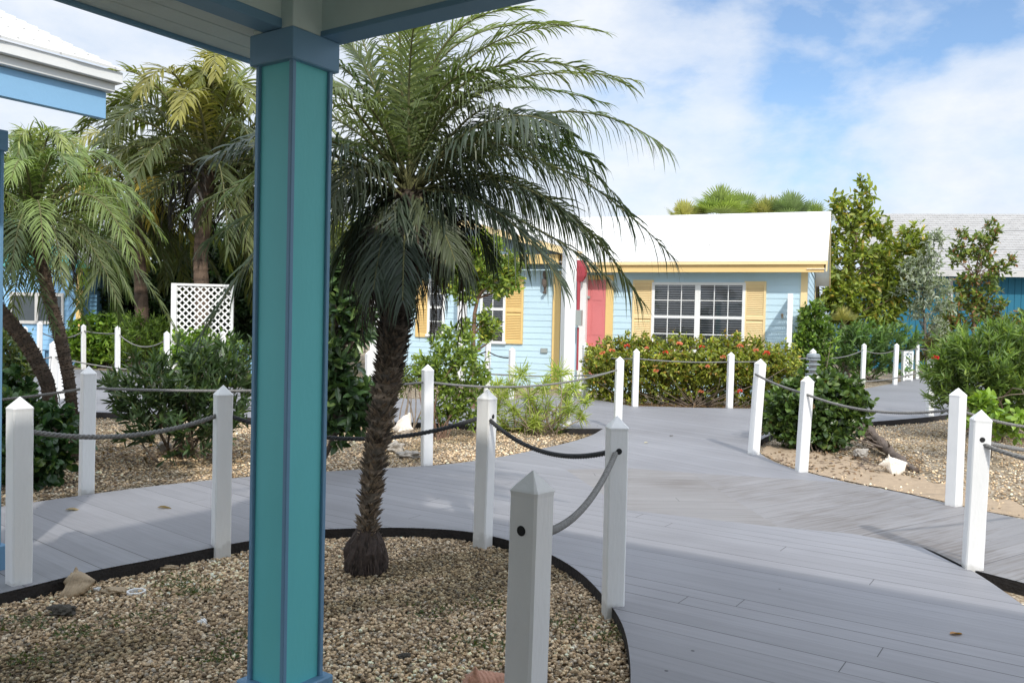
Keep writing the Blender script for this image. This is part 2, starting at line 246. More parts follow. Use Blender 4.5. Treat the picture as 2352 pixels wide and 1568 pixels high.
# ------------------------------------------------------------------ mesh builder
ORIG = {}
class MB:
    def __init__(s):
        s.v = []; s.l = []; s.n = []; s.c = []; s.k = 0; s.hascol = False; s.uv = []; s.hasuv = False
    def add(s, verts, faces, col=None, uv=None):
        verts = np.asarray(verts, float).reshape(-1, 3)
        if isinstance(faces, np.ndarray):
            s.l.append((faces + s.k).ravel()); s.n.append(np.full(len(faces), faces.shape[1]))
        else:
            s.l.append(np.array([i + s.k for f in faces for i in f])); s.n.append(np.array([len(f) for f in faces]))
        s.v.append(verts); s.k += len(verts)
        if col is None: c = np.ones((len(verts), 3)) * 0.5
        else:
            s.hascol = True; c = np.broadcast_to(np.asarray(col, float), (len(verts), 3))
        s.c.append(c)
        if uv is not None: s.hasuv = True; s.uv.append(np.asarray(uv, float).reshape(-1, 2))
        else: s.uv.append(np.zeros((len(verts), 2)))
        return s
    def fbox(s, O, ex, ey, ez, x0, x1, y0, y1, z0, z1, bev=0.0, col=None):
        O = np.asarray(O, float); ex, ey, ez = map(lambda a: np.asarray(a, float), (ex, ey, ez))
        if bev <= 0:
            p = [O + ex * x + ey * y + ez * z for z in (z0, z1) for y in (y0, y1) for x in (x0, x1)]
            return s.add(p, [(0, 2, 3, 1), (4, 5, 7, 6), (0, 1, 5, 4), (2, 6, 7, 3), (0, 4, 6, 2), (1, 3, 7, 5)], col)
        b = bev; P = []; ids = {}
        for zi, z in ((0, z0), (1, z1)):
            for yi, y in ((0, y0), (1, y1)):
                for xi, x in ((0, x0), (1, x1)):
                    sx, sy, sz = (1 if xi == 0 else -1), (1 if yi == 0 else -1), (1 if zi == 0 else -1)
                    for a, d in (('x', (0, sy * b, sz * b)), ('y', (sx * b, 0, sz * b)), ('z', (sx * b, sy * b, 0))):
                        ids[(xi, yi, zi, a)] = len(P); P.append(O + ex * (x + d[0]) + ey * (y + d[1]) + ez * (z + d[2]))
        q = lambda *k: tuple(ids[i] for i in k)
        fs = []
        for e in (0, 1):
            fs += [q((e, 0, 0, 'x'), (e, 1, 0, 'x'), (e, 1, 1, 'x'), (e, 0, 1, 'x')), q((0, e, 0, 'y'), (1, e, 0, 'y'), (1, e, 1, 'y'), (0, e, 1, 'y')), q((0, 0, e, 'z'), (1, 0, e, 'z'), (1, 1, e, 'z'), (0, 1, e, 'z'))]
        for a in (0, 1):
            for c in (0, 1):
                fs += [q((a, c, 0, 'x'), (a, c, 0, 'y'), (a, c, 1, 'y'), (a, c, 1, 'x')), q((a, 0, c, 'x'), (a, 0, c, 'z'), (a, 1, c, 'z'), (a, 1, c, 'x')), q((0, a, c, 'y'), (0, a, c, 'z'), (1, a, c, 'z'), (1, a, c, 'y'))]
        for x in (0, 1):
            for y in (0, 1):
                for z in (0, 1): fs.append(q((x, y, z, 'x'), (x, y, z, 'y'), (x, y, z, 'z')))
        return s.add(P, fs, col)
    def box(s, x0, x1, y0, y1, z0, z1, bev=0.0, col=None):
        return s.fbox((0, 0, 0), (1, 0, 0), (0, 1, 0), (0, 0, 1), x0, x1, y0, y1, z0, z1, bev, col)
    def tube(s, pts, rad, n=8, col=None, cap=True):
        pts = np.asarray(pts, float); m = len(pts); rad = np.broadcast_to(np.asarray(rad, float), (m,))
        T = nz(np.gradient(pts, axis=0)); ref = np.array([0.31, 0.17, 0.93])
        if abs(T[0] @ nz(ref)) > 0.9: ref = np.array([1, 0.2, 0.1])
        u = nz(np.cross(T, ref)); w = np.cross(T, u)
        a = np.linspace(0, 2 * PI, n, endpoint=False)
        V = pts[:, None, :] + rad[:, None, None] * (np.cos(a)[None, :, None] * u[:, None, :] + np.sin(a)[None, :, None] * w[:, None, :])
        i = np.arange(m - 1)[:, None] * n; j = np.arange(n)[None, :]; jn = (j + 1) % n
        fq = np.stack([i + j, i + jn, i + n + jn, i + n + j], -1).reshape(-1, 4)
        c = col
        if col is not None and np.ndim(col) == 2: c = np.repeat(np.asarray(col), n, axis=0)
        s.add(V.reshape(-1, 3), fq, c)
        if cap:
            c0 = None if col is None else (np.asarray(col)[0] if np.ndim(col) == 2 else col)
            s.add(V[0], [tuple(range(n))[::-1]], c0); s.add(V[-1], [tuple(range(n))], c0)
        return s
    def prism(s, poly, z0, z1, top=True):
        p = np.asarray(poly, float)[:, :2]; n = len(p)
        V = np.vstack([np.c_[p, np.full(n, z0)], np.c_[p, np.full(n, z1)]])
        fs = [(i, (i + 1) % n, n + (i + 1) % n, n + i) for i in range(n)]
        fs += [tuple(range(n))[::-1]] + ([tuple(range(n, 2 * n))] if top else [])
        return s.add(V, fs)
    def grid(s, V, col=None, closed=False, uv=None):
        a, b = V.shape[:2]; i = np.arange(a - 1)[:, None] * b
        j = np.arange(b if closed else b - 1)[None, :]; jn = (j + 1) % b
        fq = np.stack([i + j, i + jn, i + b + jn, i + b + j], -1).reshape(-1, 4)
        return s.add(V.reshape(-1, 3), fq, col, uv)
    def build(s, name, mat, parent=None, smooth=False):
        me = bpy.data.meshes.new(name)
        if s.k:
            v = np.vstack(s.v); l = np.concatenate(s.l).astype(np.int32); n = np.concatenate(s.n).astype(np.int32)
            if parent is not None:
                v = v - ORIG.get(parent.name, np.zeros(3))
            me.vertices.add(len(v)); me.vertices.foreach_set('co', v.astype(np.float32).ravel())
            me.loops.add(len(l)); me.loops.foreach_set('vertex_index', l)
            me.polygons.add(len(n)); st = np.concatenate([[0], np.cumsum(n)[:-1]]).astype(np.int32)
            me.polygons.foreach_set('loop_start', st)
            me.polygons.foreach_set('use_smooth', np.full(len(n), bool(smooth)))
            if s.hascol:
                at = me.color_attributes.new('tint', 'FLOAT_COLOR', 'POINT')
                c = np.vstack(s.c); at.data.foreach_set('color', np.c_[c, np.ones(len(c))].astype(np.float32).ravel())
            if s.hasuv:
                uvl = me.uv_layers.new(name='UVMap'); uv = np.vstack(s.uv)[l]
                uvl.data.foreach_set('uv', uv.astype(np.float32).ravel())
            me.update(calc_edges=True); me.validate()
        me.materials.append(mat)
        o = bpy.data.objects.new(name, me); COL.objects.link(o)
        if parent is not None:
            o.parent = parent; ORIG[o.name] = ORIG.get(parent.name, np.zeros(3))
        return o
def tag(o, label, cat, group=None, kind=None):
    o['label'] = label; o['category'] = cat
    if group: o['group'] = group
    if kind: o['kind'] = kind
    return o
def thing(name, label, cat, loc=(0, 0, 0), group=None):
    o = bpy.data.objects.new(name, None); COL.objects.link(o); o.empty_display_size = 0.1
    o.location = [float(a) for a in loc]; ORIG[o.name] = np.array(loc, float)
    return tag(o, label, cat, group)
def single(mb, name, mat, loc, label, cat, group=None, smooth=False):
    """a thing that is one mesh: its origin is moved to its base"""
    loc = np.array(loc, float); mb.v = [a - loc for a in mb.v]
    o = mb.build(name, mat, None, smooth); o.location = loc; ORIG[o.name] = loc
    return tag(o, label, cat, group)
def structure(o): o['kind'] = 'structure'; return o

# ------------------------------------------------------------------ ground and boardwalk
g = MB()
xs = np.concatenate([[-600, -200, -60], np.linspace(-24, 24, 97), [60, 200, 600]])
ys = np.concatenate([[-600, -60, -8], np.linspace(0, 40, 81), [80, 250, 900]])
gx, gy = np.meshgrid(xs, ys)
gz = 0.012 * np.sin(gx * 1.7 + 0.4 * gy) * np.cos(gy * 1.3) - 0.006
gz += 0.03 * np.exp(-((gx + 1.5) ** 2 + (gy - 4) ** 2) / 2.0) * 0.6
g.grid(np.stack([gx, gy, gz], -1))
structure(g.build('ground', M['gravel'], None, True))

def deck(name, px, ang, **kw):
    pts = [G(x, y, DZ) for x, y in px]
    mb = MB(); mb.add(pts, [tuple(range(len(pts)))])
    o = mb.build('boardwalk', deckmat(name, ang, **kw)); structure(o)
    # face up
    if o.data.polygons[0].normal.z < 0: o.data.flip_normals()
    return o
def smooth_px(p, it=2):
    p = np.array(p, float)
    for _ in range(it):
        q = [p[0]]
        for a, b in zip(p[:-1], p[1:]): q += [a * 0.75 + b * 0.25, a * 0.25 + b * 0.75]
        q.append(p[-1]); p = np.array(q)
    return [tuple(a) for a in p]
NB_L = smooth_px([(-700, 1520), (-200, 1408), (0, 1362), (90, 1340), (210, 1310), (390, 1277), (555, 1243), (740, 1215)])
NB_R = smooth_px([(740, 1215), (850, 1211), (960, 1211), (1080, 1219), (1165, 1238), (1265, 1270), (1330, 1310), (1372, 1350), (1420, 1410), (1440, 1460), (1448, 1520), (1449, 1568), (1440, 1700), (1380, 2400)])
MB_F = smooth_px([(-700, 1290), (-300, 1205), (0, 1163), (75, 1153), (215, 1133), (380, 1112), (555, 1095), (740, 1083)])
MB_R = smooth_px([(740, 1083), (830, 1077), (980, 1070), (1080, 1060), (1170, 1045)])
MB_E = smooth_px([(1170, 1045), (1300, 1018), (1360, 1000), (1385, 984)])
MB_B = smooth_px([(1385, 984), (1310, 984), (1160, 981), (1000, 970), (790, 967), (640, 961), (215, 946), (0, 938), (-400, 928)])
RB_F = smooth_px([(2352, 1192), (2195, 1160), (2080, 1132), (1950, 1108)])
RB_L = smooth_px([(1950, 1108), (1850, 1084), (1790, 1066), (1740, 1040), (1738, 1012), (1790, 990), (1900, 976), (2005, 968), (2130, 958), (2220, 946), (2600, 915)])
WEDGE = smooth_px([(2115, 1255), (2140, 1263), (2215, 1300), (2260, 1325), (2352, 1390), (2700, 1640)])
deck('boards_left', NB_L + MB_F[::-1], math.atan2(1950, -2353))
deck('boards_main', NB_R + [(5200, 2400)] + [(3300, 2050)] + WEDGE[::-1] + [(1960, 1225), (1790, 1210), (1700, 1200), (1437, 1170), (1300, 1078)] + MB_R[::-1], math.atan2(1950, -2906))
deck('boards_middle', [(1300, 1078), (1437, 1170), (1700, 1200), (1790, 1210), (1585, 1085), (1437, 1074)], math.radians(2), weather=1.0, base=(0.255, 0.246, 0.240))
deck('boards_right', [(1790, 1210), (1960, 1225), (2115, 1255), (2205, 1300), (2352, 1338), (2900, 1470), (2900, 1310)] + RB_F + [(1585, 1085)], math.atan2(1950, 2814), weather=0.9, base=(0.250, 0.243, 0.242))
deck('boards_house', MB_E[::-1][0:1] + [(1340, 912), (1450, 932), (1600, 936), (1720, 938), (1800, 928), (1865, 912), (1982, 893), (2057, 879), (2107, 867), (2200, 860), (2700, 850)] + RB_L[::-1] + [(1585, 1085), (1437, 1074), (1300, 1078)] + MB_E[:-1], math.radians(-52))
deck('boards_back', MB_B + [(-400, 835), (0, 843), (215, 849), (300, 855), (400, 875), (640, 900), (1000, 918), (1100, 922), (1190, 915), (1240, 906), (1340, 912)], math.radians(172))
# dark edge boards under the deck edges that face the beds
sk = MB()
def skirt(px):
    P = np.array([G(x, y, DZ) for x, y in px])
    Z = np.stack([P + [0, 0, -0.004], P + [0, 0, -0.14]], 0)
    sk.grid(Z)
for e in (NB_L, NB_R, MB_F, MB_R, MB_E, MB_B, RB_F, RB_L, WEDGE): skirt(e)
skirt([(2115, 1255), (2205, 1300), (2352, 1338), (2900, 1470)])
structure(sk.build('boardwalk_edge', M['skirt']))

# ------------------------------------------------------------------ pebbles (too many to count)
def ico():
    t = (1 + 5 ** 0.5) / 2
    v = nz(np.array([(-1, t, 0), (1, t, 0), (-1, -t, 0), (1, -t, 0), (0, -1, t), (0, 1, t), (0, -1, -t), (0, 1, -t), (t, 0, -1), (t, 0, 1), (-t, 0, -1), (-t, 0, 1)], float))
    f = np.array([(0, 11, 5), (0, 5, 1), (0, 1, 7), (0, 7, 10), (0, 10, 11), (1, 5, 9), (5, 11, 4), (11, 10, 2), (10, 7, 6), (7, 1, 8), (3, 9, 4), (3, 4, 2), (3, 2, 6), (3, 6, 8), (3, 8, 9), (4, 9, 5), (2, 4, 11), (6, 2, 10), (8, 6, 7), (9, 8, 1)])
    return v, f
IV, IF = ico()
def ico2():
    v = list(map(tuple, IV)); fs = []; mid = {}
    def md(a, b):
        k = (min(a, b), max(a, b))
        if k not in mid: mid[k] = len(v); v.append(tuple(nz((np.array(v[a]) + np.array(v[b])) / 2)))
        return mid[k]
    for a, b, c in IF:
        x, y, z = md(a, b), md(b, c), md(c, a); fs += [(a, x, z), (b, y, x), (c, z, y), (x, y, z)]
    return np.array(v), np.array(fs)
IV2, IF2 = ico2()
def inpoly(P, poly):
    x, y = P[:, 0], P[:, 1]; ins = np.zeros(len(P), bool); n = len(poly)
    for i in range(n):
        x1, y1 = poly[i]; x2, y2 = poly[(i + 1) % n]
        c = ((y1 > y) != (y2 > y)) & (x < (x2 - x1) * (y - y1) / (y2 - y1 + 1e-12) + x1); ins ^= c
    return ins
PALP = np.array([(0.40, 0.33, 0.24), (0.52, 0.44, 0.33), (0.30, 0.23, 0.155), (0.62, 0.57, 0.48), (0.22, 0.17, 0.12), (0.46, 0.37, 0.26), (0.36, 0.34, 0.31), (0.13, 0.105, 0.08)])
PALW = np.array([0.2, 0.2, 0.16, 0.11, 0.1, 0.13, 0.06, 0.04])
def pebbles(poly, n, smin, smax, lift=0.006):
    poly = [tuple(p[:2]) for p in poly]; a = np.array(poly)
    P = rng.uniform(a.min(0), a.max(0), (int(n * 2.2), 2)); P = P[inpoly(P, poly)][:n]; n = len(P)
    sz = smin + (smax - smin) * rng.beta(1.4, 3.5, n)
    V = IV[None] * (1 + rng.uniform(-0.22, 0.22, (n, 12, 1)))
    V = V * np.stack([sz, sz * rng.uniform(0.65, 1, n), sz * rng.uniform(0.45, 0.8, n)], -1)[:, None, :]
    ang = rng.uniform(0, 2 * PI, n); c, s_ = np.cos(ang)[:, None], np.sin(ang)[:, None]
    til = rng.uniform(-0.6, 0.6, n)[:, None]
    x, y, z = V[..., 0], V[..., 1], V[..., 2]
    x, z = x * np.cos(til) - z * np.sin(til), x * np.sin(til) + z * np.cos(til)
    V = np.stack([x * c - y * s_, x * s_ + y * c, z], -1)
    zz = 0.012 * np.sin(P[:, 0] * 1.7 + 0.4 * P[:, 1]) * np.cos(P[:, 1] * 1.3) + 0.018 * np.exp(-((P[:, 0] + 1.5) ** 2 + (P[:, 1] - 4) ** 2) / 2.0)
    V += np.stack([P[:, 0], P[:, 1], zz + sz * 0.15 + lift * rng.random(n)], -1)[:, None, :]
    F_ = IF[None] + (np.arange(n) * 12)[:, None, None]
    col = PALP[rng.choice(8, n, p=PALW)] * rng.uniform(0.58, 1.38, (n, 1)) * np.array([1.32, 1.19, 1.02])
    pt = sum(np.sin(P @ rng.standard_normal(2) * fq * 2.2 + rng.uniform(0, 6)) / (i + 1) for i, fq in enumerate((1, 2, 3.5, 6)))
    col = col * (0.92 + 0.22 * pt[:, None]) * np.where(pt[:, None] < -.8, np.array([[.8, .8, .72]]), 1)
    return V.reshape(-1, 3), F_.reshape(-1, 3), np.repeat(np.clip(col, .01, .9), 12, 0)
pb = MB()
near = [G(x, y, 0) for x, y in NB_L + NB_R[1:]] + [G(1000, 2400, 0), G(-900, 2400, 0)]
V, F_, C_ = pebbles([p for p in near if True], 70000, 0.006, 0.0185, 0.012); pb.add(V, F_, C_)
o = pb.build('gravel', M['pebble'], None, True); tag(o, 'loose tan and cream pebbles covering the round bed in the foreground', 'gravel', kind='stuff')
pb = MB()
mid = [G(x, y, 0) for x, y in MB_F + MB_R + MB_E] + [G(x, y, 0) for x, y in MB_B]
V, F_, C_ = pebbles(mid, 42000, 0.008, 0.022); pb.add(V, F_, C_ * 1.06)
o = pb.build('gravel', M['pebble'], None, True); tag(o, 'pale pebbles of the long planted bed behind the first boardwalk', 'gravel', kind='stuff')
pb = MB()
rb = [G(x, y, 0) for x, y in RB_L] + [G(2600, 1240, 0), G(2352, 1192, 0), G(2195, 1160, 0), G(2080, 1132, 0)]
V, F_, C_ = pebbles(rb, 20000, 0.008, 0.02)
pp = V.reshape(-1, 12, 3)[:, 0]
keep = (pp[:, 0] > 3.9 + 0.5 * rng.standard_normal(len(pp))) | (rng.random(len(pp)) < 0.28)
V = V.reshape(-1, 12, 3)[keep].reshape(-1, 3); C_ = C_.reshape(-1, 12, 3)[keep].reshape(-1, 3); F_ = (IF[None] + (np.arange(keep.sum()) * 12)[:, None, None]).reshape(-1, 3)
pb.add(V, F_, C_ * 1.15)
o = pb.build('gravel', M['pebble'], None, True); tag(o, 'bleached pebbles scattered over sand in the right-hand bed', 'gravel', kind='stuff')

sp = MB(); sa = smooth_px([(1748, 1040), (1800, 1066), (1850, 1082), (1950, 1105), (2080, 1130), (2195, 1158), (2352, 1190), (2600, 1240)], 3)
sb_ = smooth_px([(1760, 1020), (1830, 1030), (1920, 1045), (1990, 1060), (2060, 1085), (2130, 1105), (2240, 1135), (2380, 1165), (2600, 1215)], 3)
n_s = 60
A_ = np.array([[np.interp(t, np.linspace(0, 1, len(q)), [p[k] for p in q]) for k in (0, 1)] for q in (sa, sb_) for t in np.linspace(0, 1, n_s)]).reshape(2, n_s, 2)
rows = []
for w_ in np.linspace(0, 1, 9):
    px_ = A_[0] * (1 - w_) + A_[1] * w_; jx = rng.normal(0, 9.0 if w_ > .9 else 1.0, (n_s, 2))
    rows.append([G(x + a, y + b * .4, .004 + .012 * math.sin(PI * w_ * .8) * (1 + .6 * math.sin(i * .7))) for i, ((x, y), (a, b)) in enumerate(zip(px_, jx))])
sp.grid(np.array(rows)); structure(sp.build('sand', M['sand'], None, True))

# ------------------------------------------------------------------ posts
POSTS = {}
POST_GROUP = 'white rope posts along the boardwalk'
PW = 0.051
def post(key, x, ytop, ybase, lf, zb, label, lean=(0, 0), holes=0, sag=0.0):
    b = G(x, ybase, zb); Y = b[1]; top = At(x, ytop, Y)[2]
    th = math.atan2(b[0], b[1]); ph = math.atan2(lf, 1 - lf) - th
    h = top; w = PW; e = 0.008; z0 = -0.06
    mb = MB()
    ring = lambda r, z: [(-r + e, -r, z), (r - e, -r, z), (r, -r + e, z), (r, r - e, z), (r - e, r, z), (-r + e, r, z), (-r, r - e, z), (-r, -r + e, z)]
    zc = h - 0.062; zm = h - 0.078
    n = 14; zs = np.linspace(z0, zm, n)
    P = np.array([ring(w, z) for z in zs])
    P[1:-1, :, :2] *= (1 + rng.uniform(-0.012, 0.012, (n - 2, 1, 1)))
    mb.grid(P, closed=True)
    mb.grid(np.array([ring(w, zm), ring(w + 0.002, zc), ring(w * 0.97, zc + 0.006), [(a * 0.02, c * 0.02, h) for a, c, _ in ring(w, 0)]]), closed=True)
    o = mb.build('rope_post', M['post']); o.location = (b[0], b[1], 0)
    o.rotation_euler = (lean[0] + rng.normal(0, .008), lean[1] + rng.normal(0, .008), ph)
    tag(o, label, 'post', POST_GROUP)
    ORIG[o.name] = np.zeros(3)
    if holes:
        a = np.linspace(0, 2 * PI, 14, endpoint=False); rr = 0.013; zh = h - 0.18
        for d in (0, 1, 2, 3):
            if not (holes >> d) & 1: continue
            hb = MB()
            nx, ny = [(0, -1), (1, 0), (0, 1), (-1, 0)][d]
            pts = []
            for rad, off in ((rr * 1.25, w + 0.0012), (rr, w + 0.003)):
                pts.append([(nx * off - ny * math.cos(t) * rad, ny * off + nx * math.cos(t) * rad, zh + math.sin(t) * rad) for t in a])
            hb.grid(np.array(pts), closed=True); hb.add(pts[1], [tuple(range(14))]); hb.build('rope_hole', M['hole'], o)
    POSTS[key] = (b, h)
    return o
def rope_pt(key, dz=-0.18):
    b, h = POSTS[key]; return np.array([b[0], b[1], h + dz])
P_ = post
P_('A', 1197, 1080, 1876, 0.58, 0, 'nearest post, shaded grey white, with an open rope hole low centre of the photo', holes=8)
P_('B', 1407, 954, 1420, 0.2, 0, 'shaded post where the boardwalk edge curves, its rope dropping to the nearest post', holes=3)
P_('C', 1108, 893, 1260, 0.6, 0, 'shaded post just right of the spiky palm trunk at the bed edge', holes=3)
P_('D1', 43, 910, 1372, 0.3, 0, 'tall near post at the far left edge of the foreground gravel', holes=2)
P_('D2', 507, 884, 1280, 0.2, 0, 'near post immediately left of the big teal column', holes=2)
P_('D3', 198, 840, 1135, 0.2, DZ - .02, 'lavender grey post on the far side of the left path beside the round leaved bush', holes=2)
P_('D4', 980, 836, 1072, 0.25, DZ - .02, 'white post right of the shell and rocks beyond the palm trunk', holes=2)
P_('D5', 1418, 818, 990, 0.2, DZ - .02, 'sunlit post at the tip of the gravel bed behind the shaded curve post', holes=2)
P_('D6', 1458, 800, 933, 0.2, DZ, 'white post at the left end of the flowering hedge', holes=2)
P_('D7', 1675, 808, 936, 0.3, DZ, 'white post at the right end of the flowering hedge front', holes=2)
P_('D8', 1730, 823, 1043, 0.45, DZ, 'leaning white post on the left side of the round glossy shrub', lean=(0, 0.045), holes=2)
P_('D9', 1840, 862, 1082, 0.35, DZ, 'bright white post standing in front of the round glossy shrub', lean=(0, 0.03), holes=2)
P_('D10', 2190, 890, 1160, 0.62, DZ, 'white post on the far edge of the right path, right of the white conch', holes=2)
P_('D11', 2232, 940, 1322, 0.22, 0.03, 'near right post at the deck fork with a rope through its front', lean=(0, 0.02), holes=3)
P_('D12', 2135, 822, 965, 0.4, 0, 'white post half hidden by the big oleander on the right')
P_('D13', 1863, 800, 920, 0.3, DZ, 'white post directly behind the louvred path lamp')
P_('D14', 1981, 788, 880, 0.3, DZ, 'far right post before the low green oleander, behind the round shrub')
P_('D15', 2055, 788, 883, 0.3, DZ, 'far post on the right path beside the low white lattice stub')
P_('D16', 2106, 786, 870, 0.3, DZ, 'farthest post on the right path next to the teal building')
P_('D18', 1342, 786, 910, 0.3, DZ, 'white post below the coral door at the hedge corner')
P_('D19', 1174, 797, 915, 0.3, DZ, 'white post before the blue porch wall, right of the small tree')
P_('D20', 1118, 778, 900, 0.3, DZ, 'white post beneath the shuttered porch window behind the small tree')
P_('D21', 848, 804, 975, 0.3, 0, 'white post almost hidden behind the palm trunk and the broad leaved tree')
P_('D22', 192, 744, 846, 0.25, DZ, 'far left post in front of the bright green hedge, left of a pair')
P_('D23', 270, 748, 862, 0.25, DZ, 'far left post in front of the bright green hedge, right of a pair')
P_('D24', 383, 760, 872, 0.3, DZ, 'far post at the left foot of the white lattice screen')
P_('D25', 511, 759, 872, 0.3, DZ, 'far post in front of the right side of the lattice screen')
P_('D26', 121, 782, 930, 0.3, DZ, 'grey shaded post between the two leaning palm trunks')
P_('D27', 139, 768, 915, 0.3, DZ, 'white sunlit post touching the right leaning palm trunk')
P_('D28', 55, 749, 850, 0.3, DZ, 'far white post seen left of the crossing palm trunks')
P_('D29', 90, 738, 850, 0.3, DZ, 'far white post between the blue cottage window and the leaning palms')

# ------------------------------------------------------------------ ropes
def sagline(a, b, sag, n=40):
    t = np.linspace(0, 1, n)[:, None]; p = a * (1 - t) + b * t
    p[:, 2] -= (4 * sag * t * (1 - t))[:, 0]
    return p
def rope(pts_list, label, r=0.0130, mat='rope', twist=True, group='ropes between the white posts'):
    mb = MB()
    for p in pts_list:
        L = np.linalg.norm(np.diff(p, axis=0), axis=1).sum()
        if not twist: mb.tube(p, r, 6); continue
        n = int(min(420, L / 0.0075)); t = np.linspace(0, 1, n)
        q = np.stack([np.interp(t, np.linspace(0, 1, len(p)), p[:, i]) for i in range(3)], -1)
        T = nz(np.gradient(q, axis=0)); u = nz(np.cross(T, UP)); w = np.cross(u, T)
        for k in range(3):
            a = 2 * PI * L * t / (r * 5.2) + k * 2 * PI / 3
            mb.tube(q + r * 0.5 * (np.cos(a)[:, None] * u + np.sin(a)[:, None] * w), r * 0.56, 6)
    return single(mb, 'rope', M[mat], pts_list[0][0] * [1, 1, 0], label, 'rope', group, True)
R = rope_pt
rope([sagline(R('D1'), R('D2'), 0.085)], 'thick grey rope sagging between the far left near post and the post beside the column', r=.0148)
rope([sagline(R('D2'), R('C'), 0.16)], 'dark rope passing behind the teal column and the spiky palm trunk', r=.0148, mat='ropedark')
rope([sagline(R('C'), R('B'), 0.125)], 'dark shaded rope sagging steeply between the two shaded posts right of the palm', r=.0148, mat='ropedark')
rope([sagline(R('B'), R('A', -0.2), 0.11)], 'grey twisted rope curving down to the nearest post', r=.0148)
offL = At(-300, 925, 7.2)
rope([sagline(offL, R('D3'), 0.05), sagline(R('D3'), R('D4'), 0.05)], 'long rope along the front of the planted bed past the lavender grey post', r=.012)
rope([sagline(R('D4'), R('D5'), 0.13)], 'grey rope drooping across the spiky yellow green plant')
rope([sagline(At(1060, 852, 13.6), At(1335, 862, 13), 0.04), sagline(At(1335, 862, 13), R('D5'), 0.03)], 'rope along the back of the planted bed, behind the spiky plant', twist=False, r=.012)
rope([sagline(At(930, 840, 16.5), R('D20', -0.25), 0.1), sagline(R('D20', -0.25), R('D19', -0.2), 0.05)], 'dark rope in front of the blue porch wall', twist=False, r=.014, mat='ropedark')
rope([sagline(R('D18'), R('D6'), 0.06), sagline(R('D6'), R('D7'), 0.03), sagline(R('D7'), R('D13'), 0.03)], 'rope running along the front of the flowering hedge', twist=False, r=.012)
rope([sagline(R('D13'), R('D14'), 0.1), sagline(R('D14'), R('D15'), 0.1), sagline(R('D15'), R('D16'), 0.05), sagline(R('D16'), At(2240, 800, 26), 0.1)], 'pale rope along the far right path from the lamp to the teal building', twist=False, r=.012)
rope([sagline(R('D8'), R('D9'), 0.02), sagline(R('D9'), R('D10'), 0.10), sagline(R('D10'), At(2500, 985, 7.0), 0.06)], 'twisted rope looping in front of the round glossy shrub toward the right photo edge')
rope([sagline(At(1900, 873, 13), R('D12'), 0.1)], 'rope behind the round shrub crossing in front of the right path', twist=False, r=.012)
rope([sagline(R('D11', -0.2), At(2520, 1080, 4.6), 0.03)], 'rope leaving the front hole of the near right post', r=.0145)
rope([sagline(R('D11', -0.19), At(2560, 1040, 6.2), 0.04)], 'rope leaving the back of the near right post', r=.0145)
rope([sagline(R('D22'), R('D23'), 0.03), sagline(R('D23'), R('D24'), 0.24), sagline(R('D24'), R('D25'), 0.2), sagline(R('D29', -.25), R('D22'), 0.18)], 'thin pale rope in front of the bright green hedge at far left', twist=False, r=.015)
rope([sagline(At(-60, 835, 11), R('D26', -0.25), 0.05), sagline(R('D26', -0.25), At(560, 848, 11.5), 0.12)], 'thin dark rope behind the leaning palms and the left oleander', twist=False, r=.012)

# ------------------------------------------------------------------ the near porch
def col_parts(root, ctr, z0, z1, side, cap, mats, name='column'):
    ex, ey = A2, A1; c = np.array([ctr[0], ctr[1], 0.0]); h = side / 2
    cb = MB(); i = h - 0.012
    cb.fbox(c, ex, ey, UP, -i, i, -i, i, z0, z1)
    body = cb.build(name, M['teal'], root)
    tr = MB(); tw = 0.02
    for sx in (-1, 1):
        for sy in (-1, 1):
            x0, x1 = sorted((sx * h, sx * (h - tw))); y0, y1 = sorted((sy * h, sy * (h - tw)))
            tr.fbox(c, ex, ey, UP, x0, x1, y0, y1, z0 + 0.001, z1 - 0.001, 0.003)
    tr.build('corner_trim', M['blue'], body)
    k = MB(); ch = cap / 2
    k.fbox(c, ex, ey, UP, -ch, ch, -ch, ch, z1 - 0.115, z1, 0.004)
    k.build('capital', M['blue'], body)
    p = MB(); ph = cap / 2 + 0.012
    p.fbox(c, ex, ey, UP, -ph, ph, -ph, ph, z0, z0 + 0.24, 0.006)
    p.build('plinth', M['blue'], body)
CC = np.array([-0.853, 3.27, 0])
porch = thing('porch', 'teal column with blue corner trim carrying the shaded porch roof corner overhead', 'porch', CC)
col_parts(porch, CC, -0.095, 2.60, 0.204, 0.238, None)
b = MB()   # left beam, runs from the column back along -A1
b.fbox(CC, A2, A1, UP, -0.05, 0.045, -7, 0.13, 2.641, 2.96); b.build('beam', M['ceil'], porch)
b = MB(); b.fbox(CC, A2, A1, UP, -0.055, 0.05, -7, 0.02, 2.603, 2.64, .003)
b.build('beam_trim', M['blue'], porch)
b = MB()
for k, (a0, a1) in enumerate(((-.39, -.285), (-.282, -.17), (-.167, -.058))):
    b.fbox(CC, A2, A1, UP, a0, a1, -7, 0.128, 2.615 + .001 * k, 2.635 + .001 * k, .002)
b.build('soffit', M['soffit'], porch)
b = MB(); b.fbox(CC, A2, A1, UP, -0.415, -0.392, -7, 0.13, 2.60, 2.76, .003); b.build('fascia', M['blue'], porch)
b = MB(); b.fbox(CC, A2, A1, UP, 0.05, 7.5, 0.03, 0.128, 2.6225, 2.96); b.build('beam', M['ceil'], porch)
b = MB(); b.fbox(CC, A2, A1, UP, 0.03, 7.5, 0.025, 0.135, 2.60, 2.622, .003); b.build('beam_trim', M['blue'], porch)
b = MB(); b.fbox(CC, A2, A1, UP, -.11, .11, -.11, .11, 2.602, 2.955, .003); b.build('column_head', M['ceil'], porch)
b = MB(); b.fbox(CC, A2, A1, UP, -.3, 7.5, -7, 0.1, 2.962, 2.99); b.build('ceiling', M['ceil'], porch)
